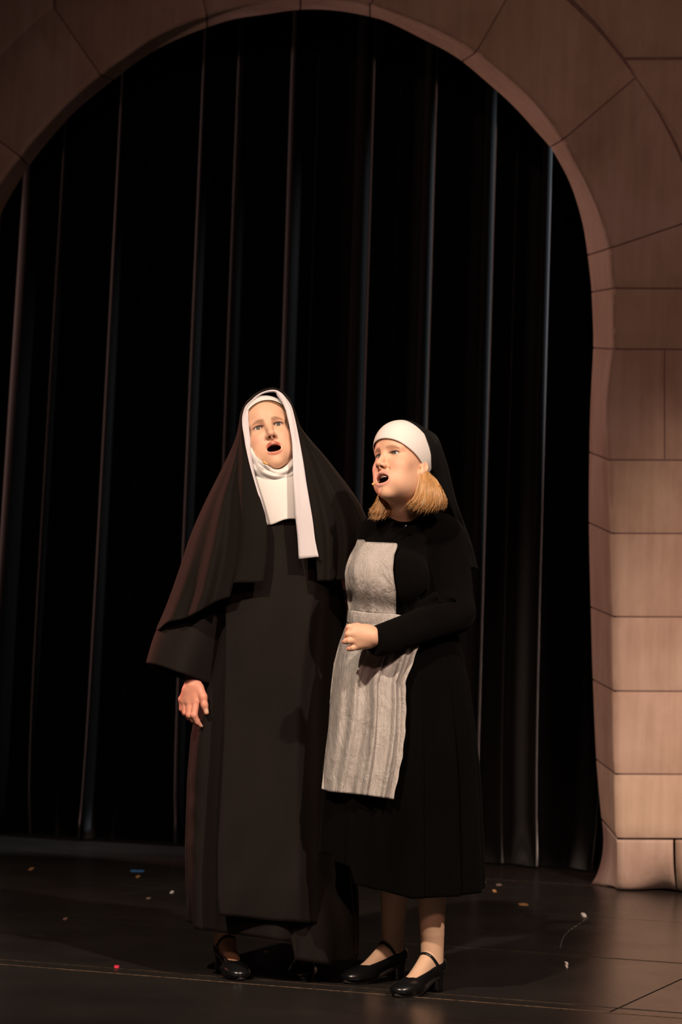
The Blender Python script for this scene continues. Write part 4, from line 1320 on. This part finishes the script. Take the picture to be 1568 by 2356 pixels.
chain(BB, [q3(318, 1072, .000), q3(268, 1076, -.008), q3(238, 1082, -.002), q3(216, 1088, .008)], [.0112, .0094, .0082, .0064], .0035)
chain(BB, [q3(348, 1128, .008), q3(302, 1145, .000), q3(278, 1152, .004), q3(258, 1158, .012)], [.0104, .0086, .0076, .0060], .0035)
chain(BB, [q3(420, 965, .012), q3(350, 945, .030), q3(300, 965, .042)], [.0140, .0110, .0085], .008)
footB1 = Foot(G(906, 2296), G(1018, 2279), [P(989, 2120, 7.70), P(992, 1990, 7.80), P(985, 1800, 7.80), P(975, 1620, 7.81)])
footB2 = Foot(G(788, 2264), G(962, 2252), [P(913, 2110, 7.95), P(911, 1990, 7.99), P(890, 1800, 7.84), P(885, 1620, 7.81)])
footB1.add(BB); footB2.add(BB)
BB.lo = np.array([-.15, 7.40, -.005]); BB.hi = np.array([.47, 8.46, 1.68])
hb = (HB.L + np.array([-.12, -.14, -.20]), HB.L + np.array([.20, .21, .16]))
hbox = (q3(180, 1200) + np.array([-.01, -.06, -.01]), q3(520, 880) + np.array([.02, .085, .01]))
fbox = (np.array([-.02, 7.50, -.004]), np.array([.36, 8.10, .32]))


def paintB(X):
    c = HB.paint(X, SKIN, lip=(.64, .29, .25), brow=(.36, .20, .11), browa=.6)
    leg = (X[:, 2] < .45)[:, None]
    return np.where(leg, np.array([.66, .42, .29]), c)


make_body('body', BB, [hb, hbox, fbox], girl, paintB)
HB.eyes(girl, (0.12, 0.15, 0.17))
footB1.shoe(girl); footB2.shoe(girl)
# upper teeth
V = []; n = 15
for i in range(n):
    a = (i / (n - 1) - .5) * 2.2; r = .0165
    for z, k in ((-.0655, 1.0), (-.0655, .86), (-.0712 - .0004 * (i % 2), .86), (-.0712 - .0004 * (i % 2), 1.0)):
        V.append(HB.w((r * math.sin(a) * k, -.004 - r * math.cos(a) * k, z)))
F = [(i * 4 + j, i * 4 + (j + 1) % 4, i * 4 + 4 + (j + 1) % 4, i * 4 + 4 + j) for i in range(n - 1) for j in range(4)]
mesh_obj('teeth', V, F, MAT['teeth'], girl, smooth=False)

# headband
head_patch('headband', hsB, HB, -130, 140, [(-130, -30), (-100, -18), (-60, 0), (-30, 9), (0, 13), (30, 8), (60, -9), (90, -26), (115, -38), (140, -54)], [(-130, 40), (-90, 60), (-45, 78), (0, 86), (45, 80), (80, 66), (100, 50), (120, 30), (140, 0)], .006, MAT['white'], girl, nt_=90, nv=24)

# hair: an undermass and clumped strands, both sides of the neck
def strands(spec, n, seed, r0=.0008, spread=.0032):
    rs = np.random.RandomState(seed); Vs, Fs, Cs = [], [], []; k = 0
    S = np.array(spec, float)      # guides x points x 3(px,py,Y)
    for q in range(n):
        t = rs.rand() * (len(S) - 1); i = min(int(t), len(S) - 2); f = t - i
        g = S[i] * (1 - f) + S[i + 1] * f
        c = crom(g, 12)
        P3 = np.array([P(*a) for a in c]); tt = np.linspace(0, 1, 12)[:, None]
        j = rs.normal(0, spread, 3) * .6
        P3 = P3 + j * (.35 + .65 * tt) + rs.normal(0, spread * .55, 3) * tt ** 2 + np.array([rs.normal(-.002, .003), rs.normal(0, .002), rs.normal(.001, .003)]) * tt ** 4 * 1.5 + .0005 * np.sin(tt * rs.uniform(4, 9) + rs.rand() * 6) * rs.normal(0, 1, 3)
        P3 = P3[: rs.randint(10, 13)]
        m = len(P3); rad = r0 * rs.uniform(.7, 1.3) * np.interp(np.linspace(0, 1, m), [0, .1, .75, 1], [.5, 1, 1, .15])
        V, F = tube(P3, rad, 5)
        col = np.array([.56, .30, .115]) * rs.uniform(.6, 1.15) + np.array([.22, .20, .15]) * max(0, rs.normal(-.3, .7))
        Vs.append(V); Cs.append(np.tile(col, (len(V), 1))); Fs += [tuple(x + k for x in ff) for ff in F]; k += len(V)
    return np.concatenate(Vs), Fs, np.concatenate(Cs)


GR = [[(966, 1078, 7.665), (960, 1115, 7.650), (952, 1145, 7.648), (938, 1163, 7.655)], [(972, 1080, 7.662), (969, 1118, 7.640), (962, 1150, 7.635), (946, 1170, 7.645)], [(980, 1083, 7.665), (981, 1118, 7.636), (977, 1150, 7.628), (962, 1177, 7.636)],
      [(988, 1089, 7.672), (994, 1122, 7.642), (993, 1152, 7.634), (982, 1178, 7.642)], [(996, 1097, 7.685), (1007, 1125, 7.656), (1010, 1152, 7.648), (1001, 1177, 7.655)], [(1003, 1104, 7.70), (1017, 1132, 7.68), (1022, 1152, 7.675), (1018, 1172, 7.68)],
      [(1006, 1108, 7.73), (1020, 1136, 7.715), (1026, 1154, 7.71), (1022, 1170, 7.715)]]
GL = [[(874, 1128, 7.72), (869, 1150, 7.71), (860, 1168, 7.70), (850, 1180, 7.695)], [(880, 1130, 7.715), (876, 1155, 7.705), (867, 1177, 7.695), (857, 1190, 7.69)], [(886, 1132, 7.715), (884, 1158, 7.705), (877, 1180, 7.697), (864, 1196, 7.69)],
      [(892, 1134, 7.72), (893, 1160, 7.71), (890, 1180, 7.705), (877, 1192, 7.70)], [(900, 1136, 7.735), (902, 1160, 7.73), (902, 1178, 7.728), (896, 1186, 7.725)]]
V1, F1, C1 = strands(GR, 1250, 1); V2, F2, C2 = strands(GL, 500, 2)
HM = SDF()
for g in GR[1:5]:
    for a, b in zip(g[1:-1], g[2:]): HM.rc(P(a[0], a[1], a[2] + .022), P(b[0] - 1, b[1] - 9, b[2] + .022), .0125, .0125, .012)
for g in GL:
    for a, b in zip(g[:-1], g[1:]): HM.rc(P(a[0] + 2, a[1], a[2] + .014), P(b[0] + 5, b[1] - 6, b[2] + .014), .0085, .0085, .008)
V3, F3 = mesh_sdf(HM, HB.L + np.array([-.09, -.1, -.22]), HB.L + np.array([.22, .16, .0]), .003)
hv = np.concatenate([V1, V2, V3]); hf = list(F1) + [tuple(x + len(V1) for x in f) for f in F2] + [tuple(int(x) + len(V1) + len(V2) for x in f) for f in F3]
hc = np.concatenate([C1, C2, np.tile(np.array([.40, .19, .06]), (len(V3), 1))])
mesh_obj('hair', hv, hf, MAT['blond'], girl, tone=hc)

# jacket
JB = SDF()
JB.el(P(928, 1300, 7.82), (.145, .105, .165), None, .03)
JB.el(P(926, 1420, 7.81), (.150, .108, .10), None, .06)
JB.rc(P(872, 1228, 7.86), P(1005, 1226, 7.82), .052, .055, .05)
JB.el(P(857, 1322, 7.735), (.068, .065, .072), None, .05)
JB.el(P(930, 1330, 7.700), (.068, .055, .070), None, .05)
JB.rc(P(930, 1215, 7.80), P(928, 1188, 7.785), .066, .058, .05)
JB.rc(P(1025, 1243, 7.82), P(1049, 1405, 7.765), .064, .0545, .03)
JB.el(P(1040, 1408, 7.755), (.058, .058, .058), None, .02)
JB.rc(P(1043, 1415, 7.745), P(873, 1474, 7.572), .054, .0445, .016)
JB.rc(P(868, 1236, 7.88), P(846, 1395, 8.13), .052, .046, .03)
JB.rc(P(846, 1395, 8.13), P(775, 1422, 8.34), .046, .040, .03)
# open neck and flat cuff end
JB.el(HB.w((.0, .052, -.158)), (.062, .062, .050), HB.R, .006, True)
cp, cd = P(852, 1472, 7.56), None
cd = P(873, 1474, 7.572) - P(1043, 1415, 7.745); cd /= np.linalg.norm(cd)
JB.fn(lambda X: -((X - cp) @ cd) + np.where(np.linalg.norm(X - cp, axis=-1) < .09, 0, 1), cp, .1, .004, True)
# wrinkles at the elbow and under the arm
JB.rc(P(975, 1375, 7.70), P(1045, 1388, 7.715), .012, .006, .02, True)
JB.rc(P(965, 1395, 7.69), P(1000, 1372, 7.69), .010, .012, .015)
JB.rc(P(985, 1255, 7.74), P(1000, 1370, 7.72), .006, .012, .02, True)
JV, JF = mesh_sdf(JB, (-.12, 7.45, .55), (.48, 8.44, 1.50), .0036)
keep = ~((JV[JF].mean(1) - cp) @ cd > .012) | (np.linalg.norm(JV[JF].mean(1) - cp, axis=1) > .08)
mesh_obj('jacket', JV, JF[keep], MAT['wool'], girl)
# front closing edge of the jacket, with a hook
lv, lf = tube(crom([P(934, 1211, 7.699), P(922, 1218, 7.694), P(905, 1228, 7.697), P(886, 1240, 7.70)], 14), .0013, 6)
mesh_obj('front_seam', lv, lf, MAT['wool'], girl)
hv, hf = tube([P(931, 1212, 7.693), P(933, 1210, 7.692), P(935.5, 1208.5, 7.692)], [.0016, .0016, .0016], 6)
mesh_obj('hook_clasp', hv, hf, MAT['steel'], girl)

# skirt
profB = [(1425, 815, 1045, .108), (1480, 800, 1056, .122), (1560, 784, 1075, .150), (1670, 770, 1088, .16), (1800, 752, 1101, .165), (1850, 746, 1103, .167), (1935, 742, 1107, .17), (2070, 737, 1111, .172)]


def hemB(a):
    d = math.degrees(a)
    return float(np.interp(d, [-180, -120, -90, -61, -59, -37, -35.5, -15, 5, 31, 45, 70, 90, 130, 180], [1995, 1972, 1966, 1968, 1980, 1989, 2027, 2039, 2053, 2050, 2046, 2041, 2036, 2015, 1995]))


def dispB(a, py):
    k = float(sstep(1430, 1750, py)); d = math.degrees(a)
    v = .006 * math.sin(a * 8 + .5) * k
    for c, wd, am in ((40, 7, .018), (12, 8, .012), (64, 7, .014), (-37, 3, .010 * float(sstep(1830, 1900, py))), (-17, 5, .010 * float(sstep(1830, 1900, py)))):
        v += am * k * ((1 - sstep(0, wd * .18, d - c)) * sstep(-wd * 2, 0, d - c))
    return v


loft('skirt', profB, YB, 1425, hemB, 320, 90, dispB, MAT['skirt'], girl)


def skirtY(px, py):
    xl, xr, ry = (np.interp(py, [r[0] for r in profB], [r[q] for r in profB]) for q in (1, 2, 3))
    s_ = np.clip((px - (xl + xr) / 2) / ((xr - xl) / 2 + 17), -1, 1)
    return YB - (ry + .024) * math.sqrt(max(0.0, 1 - s_ * s_))


# apron: skirt panel
apron_l = [(1430, 799), (1480, 780), (1528, 767), (1587, 760), (1667, 756), (1734, 748), (1815, 739)]
apron_r = [(1430, 975), (1480, 965), (1500, 958), (1526, 949), (1571, 932), (1619, 934), (1681, 932), (1742, 925), (1796, 914), (1839, 905)]
nu, nv = 110, 90; V = np.zeros((nu, nv, 3)); UV = np.zeros((nu, nv, 2))
for i in range(nu):
    u = i / (nu - 1)
    for j in range(nv):
        t = j / (nv - 1)
        hy = float(np.interp(u, [0, .1, .6, .88, 1], [1815, 1821, 1829.5, 1836, 1839]))
        y = 1430 + (hy - 1430) * t
        xl, xr = ip(apron_l, y), ip(apron_r, y)
        x = xl + (xr - xl) * u
        k = float(sstep(1440, 1560, y)) ; k2 = float(sstep(1440, 1480, y))
        Yb = skirtY(max(x, 745 if y > 1780 else xl), y) - .010
        wv = .020 * math.exp(-((u - (.38 - .12 * t)) / .06) ** 2) * k * (1 - .5 * t) * float(sstep(.075, .0, u - (.38 - .12 * t))) - .014 * math.exp(-((u - (.50 - .10 * t)) / .06) ** 2) * k
        wv += .016 * float(sstep(.52, .60, u) * sstep(.625, .605, u)) * k + .010 * math.exp(-((u - .14) / .05) ** 2) * k2 * (1 - t * .4) - .003 * math.exp(-((u - .22) / .05) ** 2) * k2
        wv += .014 * float(sstep(.80, .86, u) * sstep(.885, .865, u)) * k - .012 * math.exp(-((u - .925) / .03) ** 2) * k
        wv += .005 * math.sin(u * 40) * k2 * float(sstep(1600, 1460, y)) + .002 * math.sin(u * 23 + t * 9)
        edge = sstep(0, .04, u) * sstep(1, .97, u)
        V[i, j] = P(x + .8 * math.sin(y * .12) * (u > .97), y, Yb - .008 - wv * max(edge, .4))
        UV[i, j] = (u, t)
apron = sheet('apron', V, MAT['apron'], girl, .0016, uv=UV.reshape(-1, 2))


def cast(sdf, px, py, y0=7.45, y1=7.98, n=160):
    """depth where the sight line meets a body, clamped to its rim when it passes beside it"""
    Ys = np.linspace(y0, y1, n); dr = ray(px, py); X = np.array([0, 0, CAM_H]) + dr[None] * (Ys / dr[1])[:, None]; d = sdf(X)
    h = np.where(d < .004)[0]
    return Ys[h[0]] if len(h) else Ys[int(np.argmin(d))]


JT = SDF(); JT.p = JB.p[:6]
bl = [(1243, 822), (1255, 818), (1279, 804), (1302, 796), (1321, 793), (1352, 795), (1390, 800), (1408, 802)]
br = [(1243, 908), (1251, 911), (1256, 913), (1277, 905), (1310, 902), (1338, 905), (1362, 909), (1415, 909)]
nu, nv = 44, 44; Yg = np.zeros((nu, nv)); XY = np.zeros((nu, nv, 2))
for i in range(nu):
    u = i / (nu - 1)
    for j in range(nv):
        t = j / (nv - 1)
        ty = float(np.interp(u, [0, .16, .22, 1], [1243, 1243, 1248, 1251])); by = 1405 + 10 * u
        y = ty + (by - ty) * t
        XY[i, j] = (ip(bl, y) + (ip(br, y) - ip(bl, y)) * u, y)
        Yg[i, j] = cast(JT, XY[i, j, 0], y)
for _ in range(6):
    Pd = np.pad(Yg, 1, mode='edge'); Yg = (Pd[1:-1, 1:-1] + Pd[:-2, 1:-1] + Pd[2:, 1:-1] + Pd[1:-1, :-2] + Pd[1:-1, 2:]) / 5
V = np.zeros((nu, nv, 3)); UV = np.zeros((nu, nv, 2))
for i in range(nu):
    for j in range(nv):
        u, t = i / (nu - 1), j / (nv - 1)
        wv = .004 * math.sin(u * 26 + 1) * sstep(.45, 1, t) * (u < .6) + .004 * math.exp(-((u - .2) / .06) ** 2) + .003 * math.exp(-((u - .62) / .1) ** 2) * sstep(.3, .9, t)
        V[i, j] = P(XY[i, j, 0], XY[i, j, 1], Yg[i, j] - .019 - wv); UV[i, j] = (u * .55, t)
bibB = sheet('apron_bib', V, MAT['apron'], girl, .0016, uv=UV.reshape(-1, 2))
# rolled hem round the bib
rim = [V[i, 0] for i in range(nu)] + [V[-1, j] for j in range(1, nv)]
tv, tf = tube(np.array(rim) + np.array([0, -.001, 0]), .0019, 6)
mesh_obj('bib_hem', tv, tf, MAT['apron'], bibB, uv=np.tile([.3, .5], (len(tv), 1)))
# waistband
nu, nv = 50, 8; V = np.zeros((nu, nv, 3)); UV = np.zeros((nu, nv, 2))
for i in range(nu):
    u = i / (nu - 1)
    for j in range(nv):
        t = j / (nv - 1)
        x = 801 + (940 - 801) * u; yt = float(np.interp(x, [801, 853, 909, 985], [1403, 1410, 1413, 1430])); yb = float(np.interp(x, [798, 811, 860, 985], [1431, 1437, 1442, 1452]))
        x -= 3 * t * (1 - u)
        Yw = min(cast(JT, max(x, 803), 1418), skirtY(x, 1440)) - .016
        V[i, j] = P(x, yt + (yb - yt) * t, Yw - .003 * math.sin(t * math.pi)); UV[i, j] = (t * .12, u)
sheet('apron_waistband', V, MAT['apron'], girl, .002, uv=UV.reshape(-1, 2))

# black cap that carries the veil, then the veil down her back
head_patch('veil_cap', hsB, HB, 0, 360, [(0, 76), (45, 66), (80, 48), (100, 32), (120, 10), (140, -24), (180, -45), (220, -30), (260, 30), (300, 60), (360, 76)], [(0, 89.5), (360, 89.5)], .0085, MAT['veil2'], girl, nt_=120)
VK = [((970, 986, 7.685), (972, 983, 7.785), (925, 990, 7.89)), ((979, 1006, 7.68), (989, 991, 7.80), (935, 1000, 7.92)), ((986, 1023, 7.675), (1003, 1002, 7.81), (940, 1012, 7.94)),
      ((991, 1042, 7.672), (1012, 1017, 7.82), (945, 1030, 7.96)), ((993, 1071, 7.685), (1020, 1040, 7.82), (950, 1050, 7.965)), ((1003, 1103, 7.715), (1031, 1075, 7.83), (955, 1085, 7.97)), ((1012, 1132, 7.76), (1042, 1123, 7.85), (960, 1130, 7.98)),
      ((1020, 1165, 7.80), (1053, 1163, 7.87), (962, 1165, 7.985)), ((1030, 1205, 7.875), (1070, 1210, 7.905), (965, 1210, 7.99)), ((1040, 1250, 7.90), (1086, 1256, 7.925), (970, 1256, 7.99)), ((1046, 1298, 7.90), (1099, 1308, 7.935), (975, 1312, 7.99))]
VK = np.array(VK, float).reshape(len(VK), 9)
for r in VK[:6]: r[2] = cast(hsB, r[0], r[1], 7.5, 7.95) - .0105
nu = 90; KK = crom(VK, nu); n1, n2 = 22, 16
V = np.zeros((nu, n1 + n2 - 1, 3))
for i in range(nu):
    Fk, Sk, Bk = KK[i, :3], KK[i, 3:6], KK[i, 6:]; low = float(sstep(.3, 1, i / (nu - 1)))
    for j in range(n1):
        v = j / (n1 - 1); th = v * math.pi / 2
        d = .010 * (math.exp(-((v - .35) / .12) ** 2) + .8 * math.exp(-((v - .75) / .1) ** 2)) * (.5 + .5 * low)
        V[i, j] = P(Fk[0] + (Sk[0] - Fk[0]) * math.sin(th), Fk[1] + (Sk[1] - Fk[1]) * math.sin(th), Sk[2] - (Sk[2] - Fk[2]) * math.cos(th) - d)
    for j in range(1, n2):
        th = j / (n2 - 1) * math.pi / 2
        V[i, n1 - 1 + j] = P(Bk[0] + (Sk[0] - Bk[0]) * math.cos(th), Bk[1] + (Sk[1] - Bk[1]) * math.cos(th), Sk[2] + (Bk[2] - Sk[2]) * math.sin(th))
sheet('veil', V, MAT['veil2'], girl, .0025)
# microphone
mv, mf = tube(crom([P(873, 1107, 7.600), P(870, 1108, 7.594), P(866, 1109.5, 7.590), P(861, 1112, 7.590)], 16), .0006, 6)
mw_ = mesh_obj('microphone', mv, mf, MAT['micwire'], girl)
mv, mf = tube(crom([P(863.5, 1112, 7.589), P(861, 1112.5, 7.590), P(858, 1114, 7.591), P(855.5, 1115.5, 7.592)], 9), [.001, .003, .0038, .0034, .0030, .0036, .0040, .0034, .001], 10)
mesh_obj('foam_tip', mv, mf, MAT['mic'], mw_)

# roots stand at the base of their things
for root, base in ((nun, (P(620, 1500, YA)[0], YA, 0.0)), (girl, (P(925, 1500, YB)[0], YB, 0.0)), (arch, (0.0, 11.62, 0.0))):
    root.location = base
    for ch in root.children: ch.matrix_parent_inverse = Matrix.Translation(-Vector(base))
